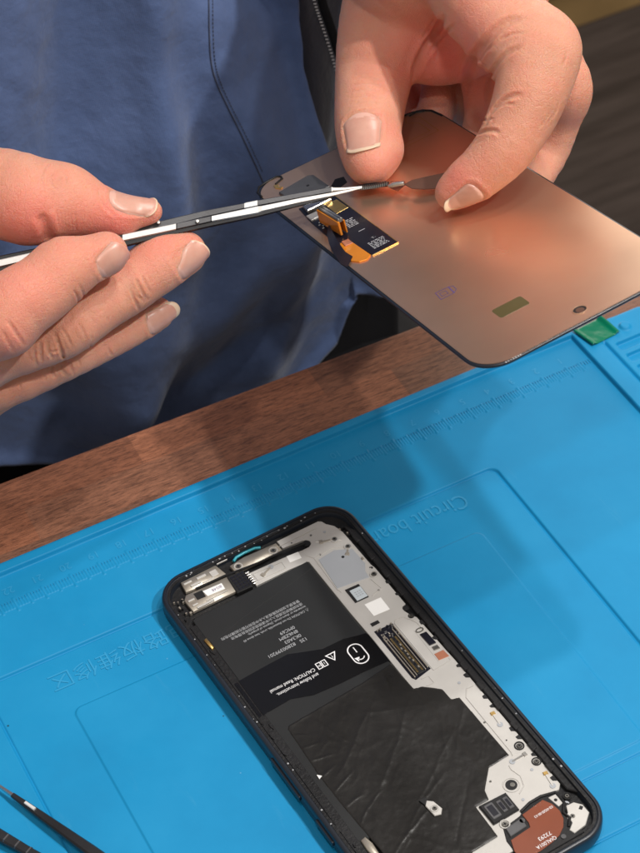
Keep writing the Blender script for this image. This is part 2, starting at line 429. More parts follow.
text_geo(mb, '\u7535\u8def\u677f\u7ef4\u4fee\u533a', 8.0, (-188+150, -45.0+120), 180, -.5-TZ, .16, sx=1.08)
mb.build('raised_lettering', 'silicone_raised', mo)

# green tape
tp = thing('green_tape', 'short piece of glossy green tape stuck on the raised rim of the blue mat', 'tape', (8.5, 1.2, 2.1))
U, V_ = np.meshgrid(np.linspace(0, 1, 31), np.linspace(0, 1, 21))
q = np.array([[1.0, 6.2], [15.0, 7.4], [16.4, -3.4], [3.2, -4.6]])
Xq = (q[0, 0]*(1-U)+q[1, 0]*U)*(1-V_)+(q[3, 0]*(1-U)+q[2, 0]*U)*V_-8.5
Yq = (q[0, 1]*(1-U)+q[1, 1]*U)*(1-V_)+(q[3, 1]*(1-U)+q[2, 1]*U)*V_-1.2
Zq = .35+1.5*np.exp(-((U-.93)/.07)**2)*(1-.4*V_)+1.0*np.exp(-((U-.05)/.06)**2)+.5*vnoise(U*14, V_*10, 5, 2)
grid_obj('tape_strip', Xq, Yq, Zq, 'tape_green', tp, thick=.08)

# ------------------------------------------------------------------ floor and cabinet
mb = MB(); mb.box((-4000, -3000, -760), (5000, 6000, -744)); fl = mb.build('floor', 'floor_planks'); fl['kind'] = 'structure'
cb = thing('cabinet', 'tan wooden cabinet base standing on the dark plank floor in the far corner', 'cabinet', (1000, 1300, -744))
p = at_z(603, 26, -744)
mb = MB(); mb.box((p[0]-1000-210, p[1]-1300, 60), (p[0]-1000+700, p[1]-1300+500, 700)); mb.build('carcass', 'cabinet_wood', cb, bevel=3)
mb = MB(); mb.box((p[0]-1000-200, p[1]-1300+12, 0), (p[0]-1000+690, p[1]-1300+480, 60)); mb.build('plinth', 'cabinet_wood', cb, bevel=2)

# ------------------------------------------------------------------ the opened phone
PA = .060; pc, ps = math.cos(PA), math.sin(PA)
def ph_world(u, v): return (-195.1+pc*u+ps*v*1.0, -32.1+ps*u-pc*v)
px0, py0 = ph_world(38, 81)
PW, PL = 76.0, 162.2
PRot = Matrix.Rotation(PA, 3, 'Z')
ph = thing('opened_phone', 'opened black smartphone without its screen, battery and silver chassis exposed', 'phone', (px0, py0, 0), PRot)
def L(u, v): return (u-38, 81-v)
def LP(pts): return [L(*p) for p in pts]
mb = MB()
prof = [(2.2, .0), (.9, .35), (.25, 1.3), (0, 2.6), (0, 5.6), (.18, 6.7), (.55, 7.3), (1.0, 7.5), (1.45, 7.45), (1.6, 6.9), (2.9, 6.75), (3.1, 6.4), (3.4, 4.6)]
rings = []
for ins, z in prof:
    rings.append([(x, y, z) for x, y in rrect(-PW/2+ins, -PL/2+ins, PW/2-ins, PL/2-ins, max(3.5, 11.5-ins), 10)])
loft(mb, rings, cap1=False); fr = mb.build('frame', 'black_frame', ph, smooth=50)
mb = MB(); loft(mb, [[(x, y, z) for x, y in rrect(-PW/2+i, -PL/2+i, PW/2-i, PL/2-i, max(3, 11.5-i), 10)] for i, z in ((1.9, 6.7), (2.0, 7.0), (2.9, 7.0), (3.0, 6.5), (3.0, 4.5))], cap0=False, cap1=False)
random.seed(3)
for k in range(70):
    s_ = random.choice('LTTTTRL'); q = random.random()
    x, y = {'L': (-PW/2+2.4, -40+q*112), 'T': (-PW/2+9+q*58, PL/2-2.4), 'R': (PW/2-2.4, -60+q*132)}[s_]
    x += random.uniform(-.4, .4); y += random.uniform(-.4, .4); a_ = random.uniform(.08, .28); mb.box((x-a_, y-a_*random.uniform(.4, 1.6), 6.95), (x+a_, y+a_, 7.08), 1 if random.random() < .55 else 0)
mb.build('adhesive_gasket', ['black_ledge', 'print_grey'], ph, smooth=40)
mb = MB(); mb.prism(rrect(-PW/2+3, -PL/2+3, PW/2-3, PL/2-3, 8.5, 8), 3.5, 4.7); mb.build('inner_tray', 'black_ledge', ph)
# inner side ledge on the left, with scruffs of glue
mb = MB(); mb.prism(LP([(3.2, 22), (6.2, 22), (6.6, 70), (7.6, 122), (8.2, 150), (3.2, 150)]), 4.6, 6.0, bev=.3)
for k in range(14):
    v = random.uniform(20, 150); u = random.uniform(2.6, 5.4); w = random.uniform(.3, .8)
    mb.prism(LP([(u, v), (u+w, v+.2), (u+w*.8, v+random.uniform(1, 4)), (u-.1, v+1.2)]), 5.6, random.uniform(6.1, 6.45), bev=.1)
mb.build('side_ledge', 'black_ledge', ph)
mb = MB(); mb.prism(LP([(70.5, 12), (73, 16), (73, 146), (70.6, 143)]), 4.6, 6.35, bev=.3)
for v in np.arange(18, 140, 9.5): mb.prism(LP([(70.2, v), (71.8, v), (71.8, v+3), (70.2, v+3.4)]), 5, 6.6, bev=.15)
mb.build('side_ledge', 'black_ledge', ph)
# side buttons
for (a, b) in ((82, 99.9), (109.4, 119.6)):
    mb = MB(); mb.box((-PW/2-.75, 81-b, 3.2), (-PW/2+.5, 81-a, 5.4)); mb.build('side_button', 'black_frame', ph, bevel=.45)
# chassis plate
plate = [(31.5, 12.2), (45, 12.75), (53.0, 13.4), (55.6, 13.4), (56.9, 12.5), (57.2, 11.2), (56.4, 10.0), (55, 9.6), (47.6, 8.9), (47.5, 5.0), (64.3, 5.0), (65.4, 5.8), (66.0, 7.6),
         (68.0, 10), (69, 14), (69.2, 32), (69.6, 34), (69.6, 53), (68.0, 53.6), (67.6, 55.4), (68.2, 57.4), (69.6, 60.0), (70.2, 82), (70.3, 140), (68.8, 141.6), (67.0, 141.4), (62, 140.6), (53.9, 142.0), (53.2, 147.6), (45, 148.2), (44.0, 152), (30, 152),
         (30, 146), (40, 130), (52, 90), (52.2, 60), (51.9, 46), (52, 18.9), (45, 18.4), (31.5, 18.4)]
mb = MB(); mb.prism(LP(plate), 4.6, 5.7, bev=.12); cp = mb.build('chassis_plate', 'plate_metal', ph, smooth=30)
mb = MB(); mb.prism(LP([(55.2, 20.3), (62, 19.6), (67.6, 22.4), (67.8, 30.5), (66.0, 33.5), (65.6, 36.6), (53.8, 34.8)]), 5.6, 5.85, bev=.1); mb.build('thermal_film', 'film_grey', ph)
# raised pressings on the plate
def ridge(pts, r=.22, z=5.72): return [(*L(*p), z) for p in pts]
mb = MB()
for pts in ([(52.6, 16.2), (54.3, 18.8), (53.6, 34.8), (54.2, 37)], [(54.3, 18.8), (62, 18.2), (66.5, 20.4)], [(61.9, 81.5), (61.9, 58.2), (63.0, 57.0), (65.7, 57.4), (67.2, 59.6), (68.3, 62), (68.9, 79.1), (68.9, 81.2), (61.9, 81.6)],
            [(65.6, 37.5), (66.5, 43), (62, 44)], [(66.7, 93.7), (64.6, 96.6), (64.4, 122), (64, 123.4)], [(66.7, 93.7), (69.2, 94)], [(57.5, 136.2), (60.4, 134.6), (61.6, 131), (60.6, 127.4), (60.9, 125.8)],
            [(56.6, 82.4), (59.2, 82.8), (59.2, 86.0), (56.4, 85.8)], [(33.0, 13.4), (44, 14.1), (43.8, 17.2), (33.0, 16.8), (33.0, 13.4)], [(47, 7.6), (62, 7.4)], [(58.6, 12.8), (66.5, 17.0)]):
    mb.tube(ridge(pts), .20, 6)
mb.build('pressed_rib', 'plate_metal', cp, smooth=60)
for c, r in (((62.9, 23.9), .55), ((57.3, 132.2), 1.9), ((68.6, 54.8), 1.1), ((56.9, 18.6), .35)):
    mb = MB(); mb.cyl(L(*c), r, 5.5, 5.88); mb.build('plate_hole', 'black_plastic', cp)
mb = MB(); mb.prism(LP([(54.9, 53.9), (57.9, 54.0), (57.9, 55.3), (54.9, 55.3)]), 5.5, 5.88)
mb.build('plate_hole', 'black_plastic', cp)
mb = MB(); mb.tube([(*L(57.3+2.6*math.cos(a), 132.2+2.6*math.sin(a)), 5.72) for a in np.linspace(0, 2*PI, 25)], .22, 6); mb.build('pressed_rib', 'plate_metal', cp, smooth=60)
mb = MB(); mb.cyl(L(57.6, 132.4), .8, 5.86, 6.0); mb.build('plate_post', 'screw_steel', cp)
for k, v in enumerate((41, 47.5, 62, 70, 84, 88.5, 99, 103.5, 114, 118, 126, 136.5)):
    mb = MB(); w_ = (1.1, .8, 1.4)[k % 3]; mb.prism(LP([(69.2-.3*(k % 2), v), (70.4, v-.2), (70.4, v+w_+.9), (69.0, v+w_)]), 5.5, 5.9, bev=.1); mb.build('edge_notch', 'black_plastic', cp)
for k, (u, v) in enumerate(((58.8, 9.3), (51.4, 8.6), (63.6, 10.6), (65.2, 43.2), (56.2, 90.2), (66.0, 90.5), (63.9, 108), (65.8, 117.5), (66, 131), (52.6, 127.6), (51.4, 137.6), (57.2, 138.6))):
    mb = MB(); mb.cyl(L(u, v), (.38, .25, .5)[k % 3], 5.6, 5.86, 14); mb.build('rivet', ('screw_steel', 'black_plastic', 'film_grey')[k % 3], cp)
# chip, white label, shield label
mb = MB(); mb.prism(LP([(55.6, 36.9), (60.9, 37.2), (60.8, 43.8), (55.6, 43.6)]), 5.6, 6.1, bev=.1); ch = mb.build('camera_chip', 'black_plastic', ph)
mb = MB(); mb.prism(LP([(56.5, 38.3), (60.7, 38.5), (60.6, 43.5), (56.4, 43.4)]), 6.05, 6.35, bev=.1)
mb.build('chip_cover', 'chip_face', ch)
mb = MB()
for i in range(3):
    for j in range(3): mb.prism(LP([(57.4+i*.95, 39.9+j*.9), (58.0+i*.95, 39.9+j*.9), (58.0+i*.95, 40.3+j*.9), (57.4+i*.95, 40.3+j*.9)]), 6.34, 6.38)
mb.build('chip_print', 'film_grey', ch)
mb = MB(); mb.prism(LP([(57.8, 45.8), (64.1, 46.2), (63.9, 52.2), (57.8, 51.7)]), 5.68, 5.80, bev=.03); mb.build('paper_label', 'white_label', ph)
mb = MB(); mb.prism(LP([(46.7, 12.9), (51.2, 13.3), (50.8, 16.3), (46.3, 15.9)]), 5.68, 5.80, bev=.03); mb.build('paper_label', 'white_label', ph)
# long board connector in its bay
mb = MB(); mb.prism(LP([(54.2, 57.4), (61.3, 57.8), (61.5, 80.6), (54.9, 81.8), (54.2, 80.5)]), 5.5, 5.85, bev=.1); bc = mb.build('board_connector', 'pcb_black', ph)
mb = MB()
for (u, v0, v1, w) in ((54.9, 62, 81, .35), (55.9, 62, 80.6, .3), (59.6, 60, 80.2, .3), (60.7, 59, 79.8, .35)): mb.box((u-38, 81-v1, 5.8), (u-38+w, 81-v0, 6.45))
mb.build('contact_rail', 'bracket_metal', bc, bevel=.08)
mb = MB(); mb.box((56.5-38, 81-80.6, 5.8), (59.3-38, 81-63, 6.25)); mb.build('socket_body', 'black_plastic', bc, bevel=.15)
mb = MB()
for k in range(38):
    v = 63.4+k*.44
    mb.box((56.7-38, 81-v-.1, 6.2), (57.3-38, 81-v+.1, 6.34)); mb.box((58.5-38, 81-v-.1, 6.2), (59.1-38, 81-v+.1, 6.34))
mb.build('contact_pin', 'gold', bc)['kind'] = 'stuff'
mb = MB()
for k in range(26):
    u, v = random.uniform(54.6, 60.8), random.uniform(58, 63.4); a, b = random.uniform(.3, .9), random.uniform(.25, .7)
    mb.box((u-38, 81-v, 5.8), (u-38+a, 81-v+b, 6.0+random.uniform(.1, .5)), random.choice([0, 1, 2]))
for k in range(10):
    u, v = random.uniform(57.4, 58.2), 64.5+k*1.55
    mb.box((u-38, 81-v, 6.2), (u-38+.5, 81-v+.8, 6.42), random.choice([0, 2]))
mb.build('board_component', ['bracket_metal', 'silver', 'pcb_black'], bc)['kind'] = 'stuff'
# little flex with four components at the right
mb = MB(); mb.prism(LP([(65.6, 64.2), (69.2, 64.6), (69.7, 80.2), (65.2, 79.4)]), 5.6, 5.82, bev=.05); sf = mb.build('sensor_flex', 'plate_metal', ph)
mb = MB(); mb.tube([(*L(67.2+1.3*math.cos(a), 65.3+.75*math.sin(a)), 5.95) for a in np.linspace(0, 2*PI, 21)], .22, 6); mb.build('metal_ring', 'screw_steel', sf, smooth=60)
mb = MB(); mb.prism(LP([(66.2, 67.0), (68.6, 67.2), (68.8, 72.8), (66.4, 72.6)]), 5.75, 6.35, bev=.1); mb.build('sensor_chip', 'pcb_black', sf)
mb = MB(); mb.prism(LP([(66.6, 73.6), (68.6, 73.8), (68.6, 75.4), (66.6, 75.2)]), 5.75, 6.3, bev=.1); mb.build('sensor_chip', 'screw_steel', sf)
mb = MB(); mb.prism(LP([(65.7, 76.3), (69.2, 76.5), (69.4, 79.7), (65.6, 79.3)]), 5.75, 6.0, bev=.1); mb.build('solder_pad', 'copper_pad', sf)
# screws
def screw(u, v, r=1.15, z=5.75, ring=True, name='screw', par=None):
    mb = MB()
    mb.tube([(*L(u+r*1.15*math.cos(a), v+r*1.15*math.sin(a)), z+.12) for a in np.linspace(0, 2*PI, 25)], r*.2, 6)
    mb.cyl(L(u, v), r*.82, z, z+.38, 20, 1, r*.62)
    mb.cyl(L(u, v), r*.3, z+.36, z+.42, 8, 2)
    mb.box((*L(u-.5*r, v-.1), z+.36), (*L(u+.5*r, v+.1), z+.43), 2); mb.box((*L(u-.1, v-.5*r), z+.36), (*L(u+.1, v+.5*r), z+.43), 2)
    return mb.build(name, ['plate_metal' if ring else 'black_plastic', 'screw_steel', 'black_plastic'], par or ph, smooth=40)
for u, v, r, g in ((64.7, 15.4, 1.1, 1), (66.8, 20.8, 1.1, 1), (67.6, 36.3, 1.15, 1), (67.9, 121.5, 1.25, 0), (69.0, 129.3, 1.2, 0), (47.3, 142.9, 1.3, 1), (66.3, 151.9, 1.35, 1), (69.3, 145.0, 1.0, 0), (30.3, 8.1, 1.2, 1), (44.0, 8.6, 1.25, 1), (68.3, 58.6, .8, 0)):
    screw(u, v, r, 5.75 if v > 10 else 6.3, g)
# antenna contacts: grey pad + gilt spring
for (a, b, gm) in (((67.6, 111.4), (68.1, 106.7), 'gold'), ((62.6, 125.2), (67.4, 125.1), 'silver'), ((67.9, 139.5), (68.7, 134.6), 'gold'), ((64.7, 15.4), (60.2, 13.9), 'bracket_metal'), ((66.8, 20.8), (64.9, 23.6), 'bracket_metal'), ((39.8, 14.0), (35.8, 15.6), 'bracket_metal'), ((67.5, 147.1), (70.2, 150.8), 'black_plastic')):
    mb = MB(); A_, B_ = np.array(L(*a), float), np.array(L(*b), float); d_ = (B_-A_); n_ = np.array([-d_[1], d_[0]])/np.linalg.norm(d_)
    mb.cyl(A_, .95, 5.6, 5.9, 16, 0)
    mb.prism([A_+n_*.3, B_+n_*.4, B_-n_*.4, A_-n_*.3], 5.65, 6.0, 1, bev=.06)
    e_ = d_/np.linalg.norm(d_); c_ = B_
    mb.prism([c_+n_*.75-e_*.5, c_+n_*.75+e_*.7, c_-n_*.75+e_*.7, c_-n_*.75-e_*.5], 5.65, 6.15, 2, bev=.1)
    mb.build('spring_contact', ['film_grey', 'plate_metal' if gm == 'gold' else gm, gm], ph)
# battery
mb = MB(); mb.prism(LP(rrect(5.9, 19.2, 51.7, 124.5, 1.2, 4)), 4.6, 6.05, bev=.45); bt = mb.build('battery', 'battery_wrap', ph)
mb = MB(); mb.prism(LP([(5.6, 20.0), (51.5, 18.9), (51.7, 22.5), (40, 25.0), (20, 28.6), (8.5, 31.8), (5.6, 31.0)]), 5.6, 6.12, bev=.2); mb.build('folded_wrap', 'battery_wrap', bt)
mb = MB()
RT = 180
small = ['\u26a0 CAUTION: Do not disassemble, crush, heat above 60', 'incinerate or short-circuit. Dispose of properly.', '\u8bf7\u52ff\u62c6\u89e3\u6324\u538b\u6216\u6295\u5165\u706b\u4e2d\u8bf7\u6309\u89c4\u5b9a\u56de\u6536\u5904\u7406\u7535\u6c60', '\u8b66\u544a\u7981\u6b62\u52a0\u70ed\u77ed\u8def\u6216\u6d78\u5165\u6c34\u4e2d\u5426\u5219\u53ef\u80fd\u5f15\u8d77\u7206\u70b8\u5371\u9669']
for k, (s_, sz, sxx) in enumerate(zip(small, (1.32, 1.32, 1.35, 1.35), (.82, .88, .98, .98))):
    text_geo(mb, s_, sz, L(41.0-.3*k, 36.9-1.65*k), RT, 6.05, .035, sx=sxx)
text_geo(mb, '13S', 1.9, L(34.0, 47.0), RT, 6.05, .035)
text_geo(mb, '82800399201', 1.9, L(29.6, 46.8), RT, 6.05, .035, sx=1.02)
text_geo(mb, '0K3A03', 1.9, L(33.0, 44.7), RT, 6.05, .035)
text_geo(mb, '8N6ZBM', 1.9, L(33.0, 42.6), RT, 6.05, .035)
text_geo(mb, '0MC69', 1.9, L(33.0, 40.6), RT, 6.05, .035)
mb.build('battery_print', 'print_grey', bt)
band = [(5.9, 50.6), (16, 50.1), (25.0, 49.9), (31, 52.4), (35.9, 54.4), (43.9, 54.6), (48.7, 56.0), (51.4, 56.6), (51.9, 57.4), (51.9, 70.7), (48, 70.4), (42.5, 70.0), (33.4, 69.8), (23.6, 69.0), (16.5, 66.3), (5.7, 66.9)]
mb = MB(); mb.prism(LP(band), 5.7, 6.16, bev=.05); bd = mb.build('pull_tab_film', 'band_film', bt)
mb = MB(); mb.prism(LP([(3.9, 50.5), (5.7, 50.6), (5.6, 66.9), (3.9, 67.4)]), 4.8, 6.1, bev=.3); mb.build('film_fold', 'band_film', bt)
mb = MB()
oval = rrect(*L(41.9, 67.1), *L(47.5, 58.1), 2.75, 8)
ov = [(x, y, 6.18) for x, y in oval+[oval[0]]]
ovi = inset(np.array(oval), .42)
for i in range(len(oval)):
    j = (i+1) % len(oval); mb.add([(*oval[i], 6.2), (*oval[j], 6.2), (*ovi[j], 6.2), (*ovi[i], 6.2)], [(0, 1, 2, 3)])
text_geo(mb, '1', 3.7, L(44.7, 59.4), 180, 6.17, .03, 'CENTER', sx=.95); 
# curved arrow
for a in np.linspace(20, 150, 9)[:-1]:
    c_ = L(44.7, 64.0); r0, r1 = 1.1, 1.5; b_ = a+16.5
    mb.add([(c_[0]+r*math.cos(math.radians(q)), c_[1]-r*math.sin(math.radians(q))*.9, 6.2) for r, q in ((r0, a), (r1, a), (r1, b_), (r0, b_))], [(0, 1, 2, 3)])
mb.add([(*L(42.6, 63.6), 6.2), (*L(44.4, 63.9), 6.2), (*L(43.2, 65.6), 6.2)], [(0, 1, 2)])
# warning triangle
def frame_poly(P, w):
    Q = inset(np.array(P), w)
    for i in range(len(P)):
        j = (i+1) % len(P); mb.add([(*P[i], 6.2), (*P[j], 6.2), (*Q[j], 6.2), (*Q[i], 6.2)], [(0, 1, 2, 3)])
tri = [L(38.9, 60.6), L(34.9, 60.6), L(36.9, 57.1)][::-1]
tri = [L(34.9, 57.4), L(38.9, 57.4), L(36.9, 60.9)]
if (tri[1][0]-tri[0][0])*(tri[2][1]-tri[0][1])-(tri[2][0]-tri[0][0])*(tri[1][1]-tri[0][1]) < 0: tri = tri[::-1]
frame_poly(tri, .36); text_geo(mb, '!', 2.3, L(36.9, 57.9), 180, 6.17, .03, 'CENTER')
for (a, b) in ((30.4, 32.2), (32.4, 34.2)): frame_poly([L(a, 61.2), L(b, 61.2), L(b, 58.4), L(a, 58.4)], .3)
text_geo(mb, 'i', 1.9, L(33.3, 59.2), 180, 6.17, .03, 'CENTER'); text_geo(mb, '=', 1.9, L(31.3, 59.2), 180, 6.17, .03, 'CENTER')
text_geo(mb, 'CAUTION: Read manual', 1.95, L(29.4, 59.6), 180, 6.17, .03, sx=.86)
text_geo(mb, 'and follow instructions.', 1.95, L(29.4, 61.9), 180, 6.17, .03, sx=.86)
mb.build('film_print', 'print_white', bd)
# crinkled graphite sheet
sheet = [(9.6, 76), (10.6, 74.9), (20, 74.4), (39.6, 73.4), (51.6, 71.9), (52.2, 84.5), (55.0, 85.2), (57.0, 86.9), (59.9, 89.7), (60.1, 94.7), (62.7, 95.5), (63.1, 122.7), (55.1, 123.1), (49.1, 129.5), (48.2, 133.0), (43.3, 133.0), (42.9, 145.4), (33, 145.8), (30, 158), (9.5, 158), (10.2, 130), (9.4, 118), (8.9, 108), (8.7, 96), (9.2, 85)]
def in_poly(px, py, poly):
    c = np.zeros(px.shape, bool); n = len(poly)
    for i in range(n):
        (x0, y0), (x1, y1) = poly[i], poly[(i+1) % n]
        if y0 == y1: continue
        cr = ((y0 > py) != (y1 > py)) & (px < (x1-x0)*(py-y0)/(y1-y0)+x0); c ^= cr
    return c
def near_poly(px, py, poly):
    best = np.full(px.shape, 1e9); bx = px.copy(); by = py.copy(); n = len(poly)
    for i in range(n):
        a = np.array(poly[i], float); b = np.array(poly[(i+1) % n], float); d = b-a; L2 = d@d
        t_ = np.clip(((px-a[0])*d[0]+(py-a[1])*d[1])/L2, 0, 1); qx = a[0]+t_*d[0]; qy = a[1]+t_*d[1]
        ds = np.hypot(px-qx, py-qy); m_ = ds < best; best[m_] = ds[m_]; bx[m_] = qx[m_]; by[m_] = qy[m_]
    return best, bx, by
sp = LP(sheet); gx = np.arange(-31, 27, .36); gy = np.arange(-79, 12, .36); GX, GY = np.meshgrid(gx, gy)
ins = in_poly(GX, GY, sp); ds, bx, by = near_poly(GX, GY, sp)
anyin = ins[:-1, :-1] | ins[1:, :-1] | ins[:-1, 1:] | ins[1:, 1:]
ZX = np.where(ins, GX, bx); ZY = np.where(ins, GY, by)
def rid(a, b, w, amp, sharp=1.0):
    A_, B_ = np.array(L(*a), float), np.array(L(*b), float); d_ = B_-A_; ln = np.linalg.norm(d_); d_ /= ln; n_ = np.array([-d_[1], d_[0]])
    s_ = (ZX-A_[0])*d_[0]+(ZY-A_[1])*d_[1]; t_ = (ZX-A_[0])*n_[0]+(ZY-A_[1])*n_[1]+3.2*vnoise(s_, s_*0, 11, int(abs(a[0]*7)), 3)
    return amp*.42*np.exp(-np.abs(t_/(w*.42))**1.05)*sstep(-3, 2, s_)*(1-sstep(ln-2, ln+3, s_))
W = .40*vnoise(ZX, ZY, 16, 5, 3)
W += .55*(.16-np.minimum(.16, np.abs(vnoise(ZX+.5*ZY, ZY*.7, 13, 9, 3))*1.6))+.35*(.12-np.minimum(.12, np.abs(vnoise(ZX-.6*ZY, ZY*.8, 9, 19, 3))*1.6))
for r_ in (((14, 100), (34, 84), 1.5, .28), ((22, 112), (48, 88), 1.8, .32), ((34, 84), (52, 92), 1.4, .22), ((30, 122), (56, 104), 1.6, .25), ((12, 134), (30, 126), 1.2, .35), ((34, 132), (42, 104), 1.3, -.3), ((20, 128), (40, 118), 1.4, .28),
           ((10, 85), (14, 86.5), .7, .4), ((9.5, 90), (16, 91.5), .6, .45), ((9.5, 97), (13, 96), .7, .4), ((9.5, 104), (17, 101), .6, .45), ((10, 111), (15, 111), .7, .45), ((10, 119), (21, 113), .7, .4), ((10, 79), (13, 82), .6, .3),
           ((46, 76), (40, 96), 1.3, .25), ((55, 94), (46, 112), 1.3, .22), ((18, 78), (26, 96), 1.3, .2), ((50, 112), (62, 100), 1.2, .2), ((32, 140), (48, 122), 1.1, -.3)):
    W += rid(*r_)
ZZ = 6.22+np.clip(W*.85+.10*vnoise(ZX, ZY, 2.2, 77, 2), -.12, .9)*np.clip(ds*ins/1.2, 0, 1)
bat_edge = sstep(51.5-38, 54-38, ZX); ZZ = ZZ-.22*bat_edge*(ZY < 30)
ZZ = np.where(ins, ZZ, ZZ-.15)
gs = grid_obj('graphite_sheet', ZX, ZY, ZZ, 'graphite', ph, keep=anyin)
# screw tab poking through the sheet
mb = MB(); mb.prism(LP([(30.2, 124.6), (31.6, 123.2), (33.2, 124.6), (34.0, 128.2), (32.6, 129.8), (30.6, 129.2)]), 6.4, 6.95, bev=.15); tbp = mb.build('screw_tab', 'plate_metal', ph)
mb = MB(); mb.prism(LP([(29.6, 121.8), (31.8, 121.6), (32.4, 124.2), (30.4, 124.8)]), 6.4, 6.8, bev=.1); mb.build('tab_notch', 'black_plastic', tbp)
screw(32.0, 127.0, 1.05, 6.9, True, 'tab_screw', tbp)
mb = MB(); mb.prism(LP([(8.1, 96.2), (9.3, 97.4), (8.0, 98.0)]), 6.2, 6.5); mb.build('torn_paper_scrap', 'white_label', ph)
mb = MB(); mb.prism(LP([(6.8, 124.2), (8.6, 123.8), (9.3, 127), (8.9, 133), (7.2, 133.5), (6.6, 128)]), 6.0, 6.9, bev=.25); mb.build('grounding_clip', 'bracket_metal', ph, smooth=50)
mb = MB(); mb.prism(LP([(4.6, 29.8), (5.7, 29.4), (6.0, 34.2), (4.9, 34.8)]), 6.0, 6.7, bev=.2); mb.build('grounding_clip', 'gold', ph, smooth=50)
# black socket near the bottom
mb = MB(); mb.prism(LP([(44.1, 133.5), (53.9, 133.9), (53.9, 141.2), (44.2, 141.4)]), 5.0, 6.7, bev=.3); bs = mb.build('socket_block', 'black_plastic', ph)
mb = MB()
for (a, b, c_, d_) in ((45.0, 134.5, 48.2, 140.2),): mb.prism(LP(rrect(a, b, c_, d_, .4, 2)), 6.66, 6.95, bev=.15)
mb.prism(LP([(49.2, 135.2), (50.8, 135.2), (50.8, 139.8), (49.2, 139.8)]), 6.66, 6.9, bev=.1); mb.prism(LP([(51.5, 135.2), (53.2, 135.2), (53.2, 139.8), (51.5, 139.8)]), 6.66, 6.9, bev=.1)
mb.build('socket_frame', 'tweezer_grey', bs)
mb = MB()
mb.prism(LP([(45.6, 135.3), (47.6, 135.3), (47.6, 139.4), (45.6, 139.4)]), 6.9, 6.97); mb.prism(LP([(49.5, 136), (50.5, 136), (50.5, 139), (49.5, 139)]), 6.86, 6.93); mb.prism(LP([(51.9, 136), (52.8, 136), (52.8, 139), (51.9, 139)]), 6.86, 6.93)
mb.build('socket_opening', 'pcb_black', bs)
# brown flex cable and its surround
mb = MB(); mb.prism(LP([(44.2, 148.2), (46, 143.8), (53.0, 142.9), (56, 141.0), (62.2, 140.4), (67.6, 141.6), (67.8, 147.6), (65.0, 149.6), (64.9, 152.6), (66, 158.4), (44, 158.4)]), 4.6, 5.95, bev=.2); mb.build('lower_housing', 'black_plastic', ph)
arc = [(62.0, 142.2), (63.6, 145.0), (64.1, 148.2), (63.4, 151.2), (61.6, 153.6), (58.8, 155.4), (55.2, 156.3), (50.8, 156.8), (44.6, 156.8), (44.0, 152.7), (45.4, 148.8), (53.0, 148.2), (53.6, 146.6), (53.6, 143.2)]
mb = MB(); mb.prism(LP(arc), 6.05, 6.28, bev=.06); bf = mb.build('ribbon_cable', 'brown_flex', ph)
mb = MB(); text_geo(mb, '02I-00S00-00-X3', 1.25, L(63.2, 145.8), 180, 6.27, .03, sx=.82); text_geo(mb, 'T 3293', 1.7, L(53.4, 152.0), 90+0, 6.27, .03); 
mb.v = []; mb.f = []; mb.mi = []
text_geo(mb, '02I-00S00-00-X3', 1.25, L(63.2, 145.4), 182, 6.27, .03, sx=.82)
text_geo(mb, '73293', 1.9, L(57.2, 152.6), 180, 6.27, .03, sx=1.0)
text_geo(mb, 'QIAL001A', 1.75, L(57.6, 154.8), 180, 6.27, .03, sx=.95)
mb.build('cable_print', 'print_white', bf)
mb = MB(); mb.prism(LP([(64.0, 142.4), (66.6, 142.6), (66.8, 146.4), (64.8, 146.8)]), 5.9, 6.15, bev=.1); mb.build('ground_plate', 'plate_metal', ph)
mb = MB(); mb.cyl(L(65.4, 144.4), .55, 6.1, 6.22); mb.build('ground_plate_hole', 'black_plastic', ph)
mb = MB(); mb.prism(LP([(66.9, 147.8), (69.6, 148.0), (71.4, 150.2), (71.4, 153.6), (67.8, 156.6), (63.2, 157.2), (62.6, 155.4), (64.8, 153.8), (65.4, 151.0)]), 5.2, 6.1, bev=.15); mb.build('corner_bracket', 'plate_metal', ph)
mb = MB(); mb.tube([(*L(*p), 6.15) for p in [(54, 142.0), (58, 140.9), (62.2, 140.8), (67.0, 142.0), (67.0, 146.6), (64.6, 149.4), (65.2, 152.0), (63.0, 154.4)]], .5, 8); mb.build('rubber_gasket', 'black_ledge', ph, smooth=60)
mb = MB(); mb.cyl(L(59.6, 156.4), .8, 5.9, 6.3); mb.cyl(L(52.3, 145.0), .9, 5.9, 6.5); mb.prism(LP([(46.4, 144.6), (52.6, 144.0), (52.4, 147.4), (46, 147.8)]), 5.9, 6.5, bev=.2); mb.build('housing_clip', 'tweezer_grey', ph)
# earpiece bracket and front camera module at the top
mb = MB(); mb.prism(LP([(28.0, 6.2), (34, 5.4), (46.6, 6.0), (46.8, 10.0), (38, 10.2), (28.2, 10.0)]), 5.2, 6.4, bev=.2); mb.build('earpiece_bracket', 'bracket_metal', ph, smooth=50)
mb = MB(); mb.tube([(*L(*p), 6.0) for p in [(30.2, 4.9), (31.8, 3.9), (35, 3.6), (39.4, 3.8), (41.2, 4.7)]], .55, 8); mb.build('earpiece_slot_fill', 'slot_teal', ph, smooth=60)  # solid teal strip standing in for the blue mat showing through a slot
mb = MB(); mb.prism(LP([(10.2, 3.4), (24.0, 3.2), (25.2, 9.0), (12.6, 8.6), (9.6, 8.2)]), 5.2, 6.5, bev=.25); cm = mb.build('camera_bracket', 'bracket_metal', ph, smooth=50)
mb = MB(); mb.prism(LP([(9.0, 9.2), (24.8, 9.8), (24.2, 17.2), (7.6, 17.0), (7.4, 11)]), 5.2, 6.35, bev=.25); mb.build('lower_shield', 'bracket_metal', cm, smooth=50)
